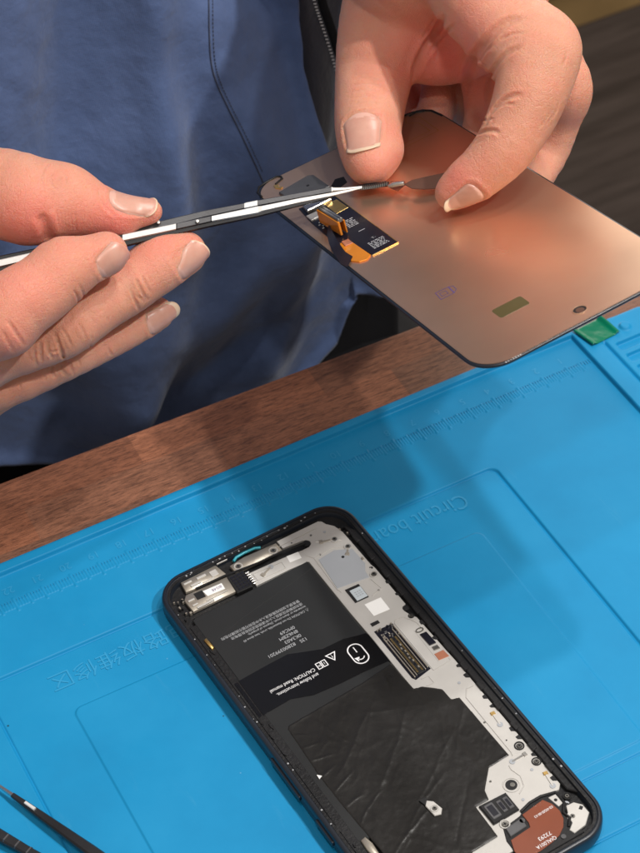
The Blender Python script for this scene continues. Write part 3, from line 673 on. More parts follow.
mb = MB(); mb.prism(LP([(11.4, 10.3), (14.6, 10.5), (14.4, 13.6), (11.3, 13.4)]), 6.3, 6.5); mb.tube([(*L(*p), 6.55) for p in ((13.2, 8.8), (25, 9.3), (36, 10.6), (47.6, 10.9), (55, 11.7))], .42, 6); mb.cyl(L(55.6, 11.7), 1.35, 5.6, 5.9); mb.build('shield_slot', 'black_plastic', cm)
mb = MB(); mb.prism(LP([(14.6, 11.0), (21.8, 11.4), (21.6, 14.2), (15.0, 13.8)]), 6.3, 6.48, bev=.05); lb = mb.build('cream_label', 'white_label', cm)
mb = MB(); text_geo(mb, '8I548', 1.7, L(21.2, 12.0), 180, 6.47, .03, sx=1.0); mb.build('label_print', 'stamp_ink', lb)
mb = MB()
for a, b in (((10.6, 5.0), (13.6, 4.9)), ((15.5, 5.4), (19.0, 5.1)), ((12.2, 7.2), (16.0, 7.0)), ((20.4, 4.6), (23.0, 7.8)), ((24.4, 2.9), (28.6, 3.8)), ((8.2, 12.4), (10.6, 12.4)), ((8.6, 14.8), (10.6, 14.8)), ((9.4, 16.6), (16, 16.4)), ((13.6, 15.3), (22, 15.7)), ((16.4, 7.9), (21, 8.0))):
    mb.box((*L(a[0], a[1]+.35), 6.3), (*L(b[0], b[1]-.25), 6.3+random.uniform(.45, .75)))
mb.build('spring_finger', 'plate_metal', cm, bevel=.12)
mb = MB(); mb.prism(LP([(24.6, 10.2), (30.8, 10.6), (30.0, 18.6), (24.0, 18.4)]), 5.2, 6.7, bev=.15); mc = mb.build('module_connector', 'black_plastic', ph)
mb = MB()
for i in range(4):
    for j in range(5): mb.prism(LP([(25.2+i*1.35, 11.2+j*1.4), (26.2+i*1.35, 11.25+j*1.4), (26.2+i*1.35, 12.2+j*1.4), (25.2+i*1.35, 12.15+j*1.4)]), 6.65, 6.9, bev=.08)
mb.build('connector_stud', 'pcb_black', mc)
mb = MB()
for k in range(6): mb.box((*L(30.7, 11.8+k*1.1), 5.7), (*L(32.2, 12.3+k*1.1), 6.5))
mb.build('gilt_finger', 'silver', mc, bevel=.1)
for k in range(22):
    u, v = (random.uniform(3.6, 7.4), random.uniform(5, 18)) if k < 14 else (random.uniform(67.2, 70.6), random.uniform(8, 34)); w = random.uniform(.3, .8)
    mb = MB(); mb.box((*L(u, v), 5.0), (*L(u+w, v+random.uniform(.3, 1.1)), 5.6+random.uniform(.1, .7)), random.choice([0, 0, 1])); mb.build('board_component', ['black_ledge', 'bracket_metal'], ph)


# ------------------------------------------------------------------ the display panel held in the air
PNR = np.array([[0.9952616, -0.0107524, -0.0966370], [0.0337339, 0.9703200, 0.2394601], [0.0911941, -0.2415854, 0.9660850]])
PNA = np.array([-108.68, -104.68, 127.19])
def pn(u, v, h=0): return PNA+PNR@np.array([u, v, h])
def pn_px(px, py, h):
    w = ROT.T @ np.array([(px-320)/FPX, (py-426.5)/FPX, 1.]); n = PNR[:, 2]; t_ = ((PNA+n*h-CAM)@n)/(w@n); return CAM+w*t_
dp = thing('display_panel', 'copper backed phone display panel held above the table by its far end', 'display panel', tuple(PNA), PNR)
mb = MB(); DW, DL = 74.0, 158.6
prof = [(1.2, -1.5), (.35, -1.35), (0, -.9), (0, -.45), (.25, -.22), (.8, -.2)]
loft(mb, [[(x, y, z) for x, y in rrect(i, i, DW-i, DL-i, 10.5-i, 10)] for i, z in prof]); mb.build('glass', 'black_frame', dp, smooth=50)
mb = MB(); cop = rrect(.85, .75, DW-.8, DL-.85, (9.7, 9.7, 9.7, 9.7), 10)
mb.prism(cop, -.3, .0); cb_ = mb.build('copper_back', 'copper', dp)
mb = MB(); hole = [(38.1+2.25*math.cos(a), 6.2+2.0*math.sin(a), .05) for a in np.linspace(0, 2*PI, 33)]
mb.tube(hole, .18, 6); mb.cyl((38.1, 6.2), 2.2, -.1, .02, 28, 1); mb.cyl((38.1, 6.0), 1.35, .0, .05, 24, 2); mb.build('camera_hole', ['copper', 'black_plastic', 'brown_film'], dp, smooth=40)
mb = MB(); mb.prism(rrect(19.2, 20.6, 29.8, 26.5, 1.0, 5), -.02, .04, bev=.02); mb.build('sensor_window', 'window_film', dp)
mb = MB()
def fp3(P, w, z, mi=0):
    P = [np.array(p, float) for p in P]
    if sum(P[i][0]*P[(i+1) % len(P)][1]-P[(i+1) % len(P)][0]*P[i][1] for i in range(len(P))) < 0: P = P[::-1]
    Q = inset(np.array(P), w)
    for i in range(len(P)):
        j = (i+1) % len(P); mb.add([(*P[i], z), (*P[j], z), (*Q[j], z), (*Q[i], z)], [(0, 1, 2, 3)], mi)
fp3([(11.6, 43.8), (16.6, 43.8), (17.0, 48.4), (12.2, 48.6)], .28, .03); fp3([(12.8, 45.1), (15.2, 45.1), (15.4, 47.2), (13.0, 47.4)], .2, .03)
fp3([(16.6, 43.8), (18.2, 45.2), (18.4, 47.6), (17.0, 48.4)], .22, .03)
mb.build('ink_stamp', 'stamp_ink', dp)
mb = MB()
fp3([(50.5, 137.2), (66.8, 137.8), (67.4, 152.6), (63.4, 156.2), (61.5, 152.4), (64.6, 149.0), (64.4, 140.6), (50.6, 140.0)], .28, .04)
mb.build('embossed_outline', 'gold', dp)
mb = MB()
for k, c_ in enumerate('8 0 1 3 0 2 6'.split()): text_geo(mb, c_, 1.0, (7.9+k*.85, -.02), 0, -.2, .06)
mb.build('edge_print', 'print_white', dp)
# black corner clips
mb = MB(); mb.tube([(.9, 149.5, .1), (1.1, 153.5, .1), (3.2, 156.5, .1), (7.0, 157.7, .1), (11.2, 157.9, .1), (12.2, 156.6, .1), (11.9, 155.0, .1), (8.4, 153.4, .1)], .42, 8)
mb.build('corner_seal', 'black_ledge', dp, smooth=60)
mb = MB(); mb.tube([(63.5, 157.9, .1), (67.0, 157.4, .1), (70.4, 155.6, .1), (72.4, 152.6, .1), (73.1, 146, .1)], .42, 8); mb.tube([(65.0, 156.0, .1), (68.0, 156.2, .1), (70.4, 154.4, .1)], .3, 8)
mb.build('corner_seal', 'black_ledge', dp, smooth=60)
mb = MB(); mb.prism([(7.3, 153.0), (9.0, 152.0), (8.2, 150.6), (9.2, 149.2), (8.2, 148.6), (7.0, 150.8)], 0, .35, bev=.05); mb.build('gilt_trace', 'gold', dp)
# circuit strip with its printed data
pcb = [(18.9, 84.0), (19.2, 128.4), (13.2, 128.6), (6.2, 131.0), (4.9, 119.5), (4.2, 99.5), (7.4, 98.6), (9.4, 84.0)]
mb = MB(); mb.prism(pcb, -.02, .35, bev=.05); pb = mb.build('flex_board', 'pcb_black', dp)
mb = MB(); mb.tube([(19.05, 128, .2), (19.05, 84, .2), (9.2, 83.8, .2)], .22, 6); mb.build('gilt_edge', 'gold', pb)
mb = MB()
random.seed(4)
for (x0, y0, x1, y1) in ((12.2, 104.8, 16.2, 110.6), (11.6, 86.4, 17.4, 91.6)):
    for k in range(6):
        yy = y0+(k+.3)*(y1-y0)/6; xx = x0
        while xx < x1-.4:
            w_ = random.uniform(.3, 1.3); mb.box((xx, yy, .34), (min(x1, xx+w_), yy+.42, .38)); xx += w_+random.uniform(.2, .6)
mb.box((13.2, 100.3, .34), (15.6, 100.6, .39)); text_geo(mb, 'T-', 1.6, (14.2, 92.6), 0, .35, .03)
for k in range(4): mb.box((5.6+.8*(k % 2), 112+1.4*k, .34), (6.3+.8*(k % 2), 112.5+1.4*k, .5))
mb.build('board_print', 'print_grey', pb)
mb = MB(); mb.prism([(13.6, 116.8), (18.4, 117.2), (18.2, 125.4), (13.6, 125.2)], .3, .42, bev=.03); mb.build('gilt_pad', 'window_film' if False else 'gold', pb)
mb = MB(); mb.prism([(6.6, 124.6), (16.2, 124.9), (16.0, 127.6), (7.4, 130.4)], .3, 1.9, bev=.3); mb.build('metal_shield', 'silver', pb)
mb = MB(); mb.prism([(5.3, 119.5), (9.6, 119.8), (9.8, 123.4), (5.4, 123.6)], .3, .9, bev=.15); mb.build('cream_block', 'plate_metal', pb)
mb = MB(); mb.prism([(6.2, 146.2), (7.0, 135.0), (20.6, 134.6), (20.4, 146.6), (18.6, 148.0)], .0, .9, bev=.2); fc = mb.build('cover_plate', 'tweezer_grey', dp)
mb = MB(); mb.cyl((15.4, 141.4), .55, .85, .98); mb.build('cover_hole', 'black_plastic', fc)
mb = MB(); mb.prism([(20.6, 134.8), (24.6, 138.6), (27.6, 137.6), (26.6, 133.2), (22, 131.6)], .0, .12, bev=.02); mb.build('torn_foil', 'black_plastic', dp)
# orange flex tail: flat base, dark riser, folded connector
def ribbon(mb, spine, wv, th=.16, mi=0):
    """spine: list of points, wv: list of half width vectors"""
    up = []; N = len(spine); P = [np.array(p, float) for p in spine]; Wv = [np.array(w, float) for w in wv]; rings = []
    for i in range(N):
        t_ = P[min(i+1, N-1)]-P[max(0, i-1)]; t_ /= np.linalg.norm(t_); n_ = np.cross(t_, Wv[i]); n_ /= np.linalg.norm(n_)
        rings.append([P[i]+Wv[i]+n_*th, P[i]-Wv[i]+n_*th, P[i]-Wv[i]-n_*th, P[i]+Wv[i]-n_*th])
    loft(mb, [[tuple(q) for q in r] for r in rings], mi)
mb = MB(); mb.prism([(8.9, 84.3), (8.4, 98.2), (5.2, 98.8), (3.2, 95.0), (2.2, 90.0), (2.6, 86.2), (4.2, 83.6), (6.6, 82.8)], .02, .5, bev=.08); ob_ = mb.build('orange_ribbon', 'orange_flex', dp)
mb = MB(); mb.prism([(5.4, 95.4), (8.2, 95.2), (8.3, 98.6), (5.8, 98.9)], .48, .8, bev=.06); mb.build('stiffener', 'copper_pad', ob_)
a0 = np.array(PNR.T@(at(338, 262, 679)-PNA)); 
def lp(px, py, h): return PNR.T@(pn_px(px, py, h)-PNA)
mb = MB(); sp_ = [lp(350, 262, .6), lp(343, 258, 1.6), lp(336, 248, 2.6), lp(331, 238, 2.8), lp(328, 229, 2.2)]
ribbon(mb, sp_, [(2.2, 2.2, 0), (2.3, 2.6, 0), (2.3, 2.8, 0), (2.2, 2.9, 0), (2, 3, 0)], .14); mb.build('dark_ribbon', 'pcb_black', dp, smooth=50)
# connector block standing on edge
c0, c1 = lp(319.5, 222, 1.2), lp(341, 235.5, 1.2)
dr = (c1-c0); dr[2] = 0; ln = np.linalg.norm(dr); dr /= ln; nr = np.array([-dr[1], dr[0], 0]);
if nr[1] < 0: nr = -nr
H_ = 4.9
def bx3(mb, s0, s1, t0, t1, z0, z1, mi=0):
    P = []
    for z in (z0, z1):
        for s_, t_ in ((s0, t0), (s1, t0), (s1, t1), (s0, t1)):
            q = c0+dr*s_+nr*t_; P.append((q[0], q[1], z))
    mb.add(P, [(0, 1, 2, 3), (4, 5, 6, 7), (0, 1, 5, 4), (1, 2, 6, 5), (2, 3, 7, 6), (3, 0, 4, 7)], mi)
mb = MB(); bx3(mb, 0, ln, 0, .9, 1.0, 1.2+H_); oc = mb.build('folded_connector', 'orange_flex', dp, bevel=.25)
mb = MB(); bx3(mb, .5, ln-.6, .5, 2.6, 1.2+H_-.7, 1.2+H_+.5); mb.build('connector_shell', 'screw_steel', oc, bevel=.15)
mb = MB(); bx3(mb, .9, ln-1.0, .9, 1.3, 1.2+H_+.4, 1.2+H_+.62); bx3(mb, .9, ln-1.0, 1.9, 2.3, 1.2+H_+.4, 1.2+H_+.62); mb.build('connector_rail', 'silver', oc)
mb = MB(); bx3(mb, .2, ln-.2, 2.4, 2.9, .9, 1.2+H_-.3); mb.build('folded_flap', 'orange_flex', oc, bevel=.15)

# thin strip gripped by the tweezers
c = at(400, 183, 686)
st = thing('peeled_strip', 'thin dark braided strip with a silver clip and brown tail at the tweezer tips', 'strip', tuple(pn_px(400, 183, 2)))
def rel(p): return tuple(np.array(p)-pn_px(400, 183, 2))
def px3(px, py, h): return rel(pn_px(px, py, h))
mb = MB(); N = 28
for i in range(N):
    t_ = i/(N-1); px, py = 358+28*t_, 187.6-4.2*t_+.8*math.sin(t_*PI)
    mb.tube([px3(px, py-1.9, 3.4), px3(px+.9, py, 4.0), px3(px+.5, py+2.0, 3.4)], .35, 6, i % 2)
mb.tube([px3(357, 187.5, 3.0), px3(371, 185.2, 3.1), px3(389, 184.0, 3.0)], .85, 8)
mb.build('braided_section', ['tweezer_black', 'screw_steel'], st, smooth=60)
mb = MB(); mb.add([px3(383, 184.5, 3.2), px3(391, 180.5, 3.6), px3(405, 181.2, 3.4), px3(406, 184.5, 3.2), px3(398, 191.5, 2.4), px3(391, 188.5, 2.6),
                   px3(383, 184.5, 2.9), px3(391, 180.5, 3.3), px3(405, 181.2, 3.1), px3(406, 184.5, 2.9), px3(398, 191.5, 2.1), px3(391, 188.5, 2.3)],
                  [(0, 1, 2, 3, 4, 5), (6, 7, 8, 9, 10, 11), (0, 1, 7, 6), (1, 2, 8, 7), (2, 3, 9, 8), (3, 4, 10, 9), (4, 5, 11, 10), (5, 0, 6, 11)]); mb.build('brown_tab', 'brown_flex', st)
mb = MB(); mb.tube([px3(388.5, 186.0, 4.2), px3(394, 184.4, 4.6), px3(404, 183.0, 4.5)], [.55, .95, .8], 8); mb.build('silver_clip', 'silver', st, smooth=60)
mb = MB(); 
tl = [px3(404, 184, 3.4), px3(412, 179.8, 3.6), px3(426, 176.5, 3.8), px3(452, 171.0, 3.6), px3(456, 186, 2.4), px3(440, 187.8, 2.4), px3(424, 189.0, 2.8), px3(412, 188.2, 3.0)]
n_ = np.array(PNR[:, 2])*.25
mb.add([tuple(np.array(p)) for p in tl]+[tuple(np.array(p)-n_) for p in tl], [tuple(range(8)), tuple(range(8, 16))[::-1]]+[(i, (i+1) % 8, 8+(i+1) % 8, 8+i) for i in range(8)]); mb.build('brown_tail', 'brown_film', st)

# ------------------------------------------------------------------ tweezers
TIP = at(362, 187.0, 688)
tw = thing('tweezers', 'black and white banded precision tweezers held in the fingertips', 'tweezers', tuple(TIP))
def arm(stn, name, mats, segs):
    """stn: (px, py, depth, half width px, half thickness mm) ; segs: material index per span"""
    mb = MB(); rings = []
    for px, py, d, hw, th in stn:
        c_ = at(px, py, d)-TIP; a_ = VD*(hw*.84*d/FPX); b_ = VF*th
        k = [(-1, -.45), (-.75, -1), (.75, -1), (1, -.45), (1, .6), (.8, 1), (-.8, 1), (-1, .6)]
        rings.append([tuple(c_+a_*i+b_*j) for i, j in k])
    n = 8
    for r in range(len(rings)-1):
        mb.add(rings[r]+rings[r+1], [(i, (i+1) % n, n+(i+1) % n, n+i) for i in range(n)], segs[r])
    mb.add(rings[0], [tuple(range(n))], segs[0]); mb.add(rings[-1], [tuple(range(n))], segs[-1])
    return mb.build(name, mats, tw, smooth=35)
TM = ['tweezer_black', 'tweezer_white', 'tweezer_grey']
# upper arm (top edge seen dark, white near the point)
arm([(q[0], q[1]-(1.2 if 200 < q[0] < 335 else 0), *q[2:]) for q in [(362, 186.6, 688, .7, .35), (345, 188.8, 687, 1.5, .6), (333, 190.6, 686, 2.2, .8), (331.5, 190.8, 686, 3.4, 1.0), (300, 196.6, 684, 3.3, 1.2), (259, 204.2, 681, 3.4, 1.3), (257.5, 204.5, 681, 3.6, 1.3), (246, 206.8, 680, 3.5, 1.3), (244.5, 207.2, 680, 3.3, 1.3),
     (205, 215.2, 677, 4.2, 1.3), (160, 225.0, 673, 4.6, 1.3), (125, 233.0, 670, 4.8, 1.3), (60, 247.5, 665, 5.0, 1.3), (0, 260.2, 660, 5.2, 1.3), (-70, 275.5, 654, 5.4, 1.3)]], 'upper_arm', TM,
    [1, 1, 1, 2, 2, 2, 1, 1, 2, 2, 2, 0, 0, 0])
lower = [(362, 187.6, 687.4, .7, .35), (345, 191.6, 686, 1.6, .6), (332, 194.4, 685, 2.2, .8), (300, 200.5, 682, 2.8, 1.1), (262, 208.8, 678.5, 3.4, 1.3), (258, 210.0, 678, 4.4, 1.5), (212, 218.9, 674, 3.4, 1.6), (210.8, 219.2, 674, 3.6, 1.6), (177.5, 226.5, 671, 3.8, 1.6), (176.3, 226.8, 671, 3.8, 1.6),
         (123, 238.0, 666, 4.2, 1.6), (121.5, 238.3, 666, 4.2, 1.6), (46, 253.0, 660, 4.4, 1.6), (44.5, 253.4, 660, 4.4, 1.6), (0, 263.6, 656, 4.6, 1.6), (-70, 279.5, 650, 4.8, 1.6)]
arm([(a, b, c_-.8, d_, e_) for a, b, c_, d_, e_ in lower], 'lower_arm', TM, [1, 1, 1, 1, 1, 1, 0, 2, 0, 1, 0, 0, 0, 1, 1])
arm([(a, b+hh*.78, c_+.6, w_, 1.9) for a, b, c_, w_, hh in [(332, 194.4, 685, 1.2, 3), (258, 210.0, 678, 3.0, 5.6), (210, 219.0, 674, 3.6, 6.4), (123, 238, 666, 4.4, 7.0), (45, 253.4, 660, 5, 7.4), (-70, 279.5, 650, 5.2, 7.6)]], 'lower_edge', TM, [0]*5)
for (px, py, d) in ((198, 221.5, 671), (159, 222.5, 670.4)):
    mb = MB(); c_ = at(px, py, d)-TIP; mb.tube([tuple(c_), tuple(c_-VF*1.6)], [.75, .5], 10); mb.build('rivet', 'silver', tw, smooth=60)

# ------------------------------------------------------------------ tools lying at the lower left
def tool(name, label, tip, joint, mark, end, far):
    t0 = np.array([*tip, 2.2]); t1 = np.array([*joint, 2.6]); e = t1-t0; dirv = np.array([far[0]-tip[0], far[1]-tip[1], 0.]); dirv /= np.linalg.norm(dirv)
    o = thing(name, label, 'tweezers' if 'tweezer' in name else 'pry tool', tuple(t0))
    side = np.array([-dirv[1], dirv[0], 0]); L1 = np.linalg.norm(e)
    def bar(stn, nm, mt_, idx):
        mb = MB(); rings = []
        for s_, hw, z, th in stn:
            hw = hw*.62 if s_ > 1 else hw; th = th*.7
            c_ = dirv*s_+np.array([0, 0, z])
            rings.append([tuple(c_+side*hw*i+np.array([0, 0, th*j])) for i, j in ((-1, -.5), (-.7, -1), (.7, -1), (1, -.5), (1, .5), (.7, 1), (-.7, 1), (-1, .5))])
        for r in range(len(rings)-1): mb.add(rings[r]+rings[r+1], [(i, (i+1) % 8, 8+(i+1) % 8, 8+i) for i in range(8)], idx[r])
        mb.add(rings[0], [tuple(range(8))], idx[0]); mb.add(rings[-1], [tuple(range(8))], idx[-1])
        return mb.build(nm, mt_, o, smooth=35)
    return o, bar, dirv, side
p0 = at_z(-14, 775.5, 3); p1 = at_z(13, 794.5, 3); pm0 = at_z(26, 804, 3); pm1 = at_z(36, 811, 3); p3 = at_z(92, 853, 3)
o, bar, dv, sd = tool('tweezers', 'black tool with a bare steel point and silver mark, lying on the mat', p0[:2], p1[:2], None, None, p3[:2])

Lj = np.linalg.norm((p1-p0)[:2]); Lm0 = np.linalg.norm((pm0-p0)[:2]); Lm1 = np.linalg.norm((pm1-p0)[:2])
bar([(0, .25, 0, .3), (Lj, 1.0, .6, .8)], 'steel_point', ['tool_steel'], [0])
bar([(Lj, 1.25, .6, 1.0), (Lj+14, 2.1, 1.0, 1.4), (Lj+34, 3.0, 1.6, 1.8), (Lj+70, 3.8, 2.0, 2.0), (Lj+112, 3.4, 1.8, 1.8)], 'body', ['tweezer_black'], [0]*4)
bar([(Lm0, .8, 1.9, .5), (Lm1, .9, 2.1, .6)], 'silver_mark', ['tweezer_white'], [0])
q0 = at_z(-20, 824, 3); q3 = at_z(30, 853, 3)
o, bar, dv, sd = tool('pry_tool', 'dark ringed tool handle lying on the mat below the steel pointed tool', q0[:2], at_z(0, 836, 3)[:2], None, None, q3[:2])

bar([(0, 2.1, .6, 1.6), (20, 2.4, .8, 1.8), (60, 3.4, 1.4, 2.2), (120, 3.2, 1.4, 2.2)], 'handle', ['tweezer_black'], [0]*3)
for k in range(7): bar([(6+k*4.5, 2.5+.05*k, .8, 2.0+.03*k), (6.5+k*4.5, 2.5+.05*k, .8, 2.0+.03*k)], 'grip_ring', ['tweezer_grey'], [0])

# ------------------------------------------------------------------ person: hands by a blended distance field
def catmull(S, sub=3):
    S = [np.array(s, float) for s in S]; P = [2*S[0]-S[1]]+S+[2*S[-1]-S[-2]]; out = []
    for i in range(1, len(P)-2):
        for k in range(sub):
            t_ = k/sub; a, b, c_, d_ = P[i-1], P[i], P[i+1], P[i+2]
            out.append(.5*((2*b)+(-a+c_)*t_+(2*a-5*b+4*c_-d_)*t_*t_+(-a+3*b-3*c_+d_)*t_**3))
    out.append(P[-2]); return out
def smin(a, b, k):
    h = np.maximum(k-np.abs(a-b), 0)/k; return np.minimum(a, b)-h*h*k*.25
class Hand:
    def __init__(s): s.parts = []; s.nails = []; s.creases = []; s.flush = []; s.clip = None; s.folds = []
    def chain(s, stn, k=1.0, sub=3, join=1.0):
        """stn (px,py,depth,radius px)"""
        C_ = [np.append(at(a, b, d), r*d/FPX) for a, b, d, r in stn]; C_ = catmull(C_, sub); s.parts.append((C_, k, join, [])); return len(s.parts)-1
    def ball(s, i, px, py, d, r, k=4.0, amp=1): s.parts[i][3].append((at(px, py, d), r*d/FPX, k, amp))
    def crease(s, px, py, d, dirpx, ext, w, dep, n3=None):
        """line of skin fold centred at px,py; dirpx = image direction across which the fold is measured"""
        n_ = VR*dirpx[0]+VD*dirpx[1]; n_ = n_/np.linalg.norm(n_) if n3 is None else n3
        s.creases.append((s.hit(px, py), n_, ext*d/FPX, w, dep))
    def fold(s, pts, w, dep):
        pts = catmull([np.array(p, float) for p in pts], 3) if len(pts) > 2 else [np.array(p, float) for p in pts]
        s.folds.append((np.array([s.hit(*p) for p in pts]), w, dep))
    def hit(s, px, py):
        w = ROT.T @ np.array([(px-320)/FPX, (py-426.5)/FPX, 1.0]); w = w/np.linalg.norm(w); t_ = 560.
        for _ in range(60):
            d_ = s.sdf((CAM+w*t_)[None], True)[0]
            if d_ < .05 or t_ > 900: break
            t_ += d_
        return CAM+w*t_
    def sdf(s, P, raw=False):
        D = None
        for part in s.parts:
            d_ = s.psdf(part, P); D = d_ if D is None else smin(D, d_, part[2])
        return D if raw else s.detail(P, D)
    def psdf(s, part, P):
        C_, k, join, balls = part
        d_ = None
        A_ = np.array(C_)
        for i in range(len(C_)-1):
            a = A_[i, :3]; ba = A_[i+1, :3]-a; L2 = max(ba@ba, 1e-6)
            pa = P-a; h = np.clip(pa@ba/L2, 0, 1); q = pa-h[:, None]*ba
            e_ = np.sqrt(np.einsum('ij,ij->i', q, q))-(A_[i, 3]+h*(A_[i+1, 3]-A_[i, 3]))
            d_ = e_ if d_ is None else smin(d_, e_, .6)
        for c_, r, k2, amp in balls:
            e_ = np.linalg.norm(P-c_, axis=1)-r
            d_ = smin(d_, e_, k2) if amp > 0 else -smin(-d_, e_, k2)
        return d_
    def detail(s, P, D):
        for Q, w, dep in s.folds:
            c_ = Q.mean(0); R_ = np.linalg.norm(Q-c_, axis=1).max()+4*w
            m_ = np.einsum('ij,ij->i', P-c_, P-c_) < R_*R_
            if not m_.any(): continue
            Pm = P[m_]; best = np.full(len(Pm), 1e9); tp = np.zeros(len(Pm)); n_ = len(Q)-1
            for i in range(n_):
                ba = Q[i+1]-Q[i]; h = np.clip((Pm-Q[i])@ba/max(ba@ba, 1e-9), 0, 1); q = Pm-Q[i]-h[:, None]*ba; e_ = np.einsum('ij,ij->i', q, q)
                b_ = e_ < best; best[b_] = e_[b_]; tp[b_] = ((i+h)/n_)[b_]
            D[m_] += dep*np.exp(-best/(w*w))*np.clip(np.minimum(tp, 1-tp)*5+.12, 0, 1)-.22*dep*np.exp(-(np.sqrt(best)-2.1*w)**2/(w*w))*np.clip(np.minimum(tp, 1-tp)*5, 0, 1)
        for p_, n_, ext, w, dep in s.creases:
            v_ = P-p_; r2 = np.einsum('ij,ij->i', v_, v_); m_ = r2 < (3*ext)**2
            if not m_.any(): continue
            vm = v_[m_]; t_ = vm@n_; wob = .35*np.sin(vm[:, 2]*1.1+vm[:, 0]*.7)*min(1, w)
            D[m_] += dep*np.exp(-((t_+wob)/w)**2)*np.exp(-r2[m_]/ext**2)
        for N_ in s.nails:
            v_ = P-N_['c']; b_ = v_@N_['t']/(N_['L']/2); x_ = v_@N_['s']; z_ = v_@N_['n']
            m_ = (np.abs(b_) < 2) & (z_ > 0) & (np.abs(x_) < N_['W']*1.2)
            a_ = np.arctan2(x_[m_], z_[m_])/N_['phi']; bb = b_[m_]
            g = (np.abs(a_)**3.2+np.abs(bb)**3.2)**(1/3.2)
            D[m_] += .36*(1-sstep(.88, 1.03, g)); D[m_] -= .22*np.exp(-((g-1.13)/.09)**2)*(1-sstep(.2, .9, bb))
        return D
    def nail(s, part, c_, t_, n_, W, L_, phi=.95, edge=.14):
        t_ = t_/np.linalg.norm(t_); n_ = n_-t_*(n_@t_); n_ /= np.linalg.norm(n_)
        s.nails.append(dict(c=c_, t=t_, n=n_, s=np.cross(t_, n_), W=W, L=L_, phi=phi, edge=edge, part=part))
    def mesh(s, lo, hi, h):
        lo = np.array(lo); nb = np.ceil((np.array(hi)-lo)/(h*8)).astype(int); B = h*8
        cx = [lo[i]+B*(np.arange(nb[i])+.5) for i in range(3)]
        G = np.stack(np.meshgrid(*cx, indexing='ij'), -1).reshape(-1, 3)
        pd_ = [s.psdf(p_, G) for p_ in s.parts]; cd_ = None
        for p_, d_ in zip(s.parts, pd_): cd_ = d_ if cd_ is None else smin(cd_, d_, p_[2])
        if s.clip is not None: cd_ = np.maximum(cd_, s.clip(G))
        act = np.abs(cd_) < B*.95+1.5
        V = np.repeat(np.repeat(np.repeat(cd_.reshape(nb), 8, 0), 8, 1), 8, 2).astype(np.float32)
        off = (np.arange(8)+.0)*h; O = np.stack(np.meshgrid(off, off, off, indexing='ij'), -1).reshape(-1, 3)
        ai = np.nonzero(act)[0]; I3 = np.stack(np.unravel_index(ai, nb), -1)
        for st_ in range(0, len(ai), 600):
            I = I3[st_:st_+600]; base = lo+I*B
            P = (base[:, None]+O[None]); dv_ = np.full((len(I), 512), 99.); ci = ai[st_:st_+600]; cm = np.min([d_[ci] for d_ in pd_], 0)
            for p_, d_ in zip(s.parts, pd_):
                sel = d_[ci] < cm+B*1.8+p_[2]
                if sel.any():
                    e_ = s.psdf(p_, P[sel].reshape(-1, 3)).reshape(-1, 512); dv_[sel] = smin(dv_[sel], e_, p_[2])
            P = P.reshape(-1, 3); dv_ = dv_.ravel()
            if s.clip is not None: dv_ = np.maximum(dv_, s.clip(P))
            else: dv_ = s.detail(P, dv_)
            dv_ = dv_.reshape(-1, 8, 8, 8)
            for j, (a, b, c_) in enumerate(I): V[a*8:a*8+8, b*8:b*8+8, c_*8:c_*8+8] = dv_[j]
        V = V[:-1, :-1, :-1] if False else V
        V[0] = V[-1] = 5; V[:, 0] = V[:, -1] = 5; V[:, :, 0] = V[:, :, -1] = 5
        return surface_nets(V, lo, h)
def surface_nets(V, lo, h):
    S = V < 0; nx, ny, nz = V.shape
    c8 = [S[i:nx-1+i, j:ny-1+j, k:nz-1+k] for i in (0, 1) for j in (0, 1) for k in (0, 1)]
    sm = sum(c.astype(np.int8) for c in c8); A_ = (sm > 0) & (sm < 8); idx = -np.ones(A_.shape, np.int32); n = int(A_.sum()); idx[A_] = np.arange(n)
    ii, jj, kk_ = np.nonzero(A_); acc = np.zeros((n, 3)); cnt = np.zeros(n)
    def val(a, b, c): return V[ii+a, jj+b, kk_+c]
    for ax in range(3):
        for u_ in (0, 1):
            for w_ in (0, 1):
                o0 = [0, 0, 0]; o1 = [0, 0, 0]; oth = [q for q in range(3) if q != ax]
                o0[oth[0]] = o1[oth[0]] = u_; o0[oth[1]] = o1[oth[1]] = w_; o1[ax] = 1
                a = val(*o0); b = val(*o1); m_ = (a < 0) != (b < 0)
                t_ = a[m_]/(a[m_]-b[m_]); p = np.tile(np.array(o0, float), (m_.sum(), 1)); p[:, ax] = t_
                acc[m_] += p; cnt[m_] += 1
    P = acc/cnt[:, None]+np.stack([ii, jj, kk_], -1); P = lo+P*h
    quads = []
    for ax in range(3):
        sl0 = [slice(None)]*3; sl1 = [slice(None)]*3; sl0[ax] = slice(0, -1); sl1[ax] = slice(1, None)
        E_ = S[tuple(sl0)] != S[tuple(sl1)]; oth = [q for q in range(3) if q != ax]
        e = np.stack(np.nonzero(E_), -1)
        ok = (e[:, oth[0]] > 0) & (e[:, oth[1]] > 0) & (e[:, oth[0]] < V.shape[oth[0]]-1) & (e[:, oth[1]] < V.shape[oth[1]]-1); e = e[ok]
        flip = S[tuple(e.T)]; q = []
        for da, db in ((0, 0), (1, 0), (1, 1), (0, 1)):
            f_ = e.copy(); f_[:, oth[0]] -= da; f_[:, oth[1]] -= db; q.append(idx[tuple(f_.T)])
        q = np.stack(q, -1)
        if ax == 1: flip = ~flip
        q[~flip] = q[~flip][:, ::-1]; quads.append(q[:, ::-1])
    return P, np.concatenate(quads)[:, ::-1]


def P_(px, py, h): return pn_px(px, py, h)
def dep(px, py, h): return float(VF@(pn_px(px, py, h)-CAM))

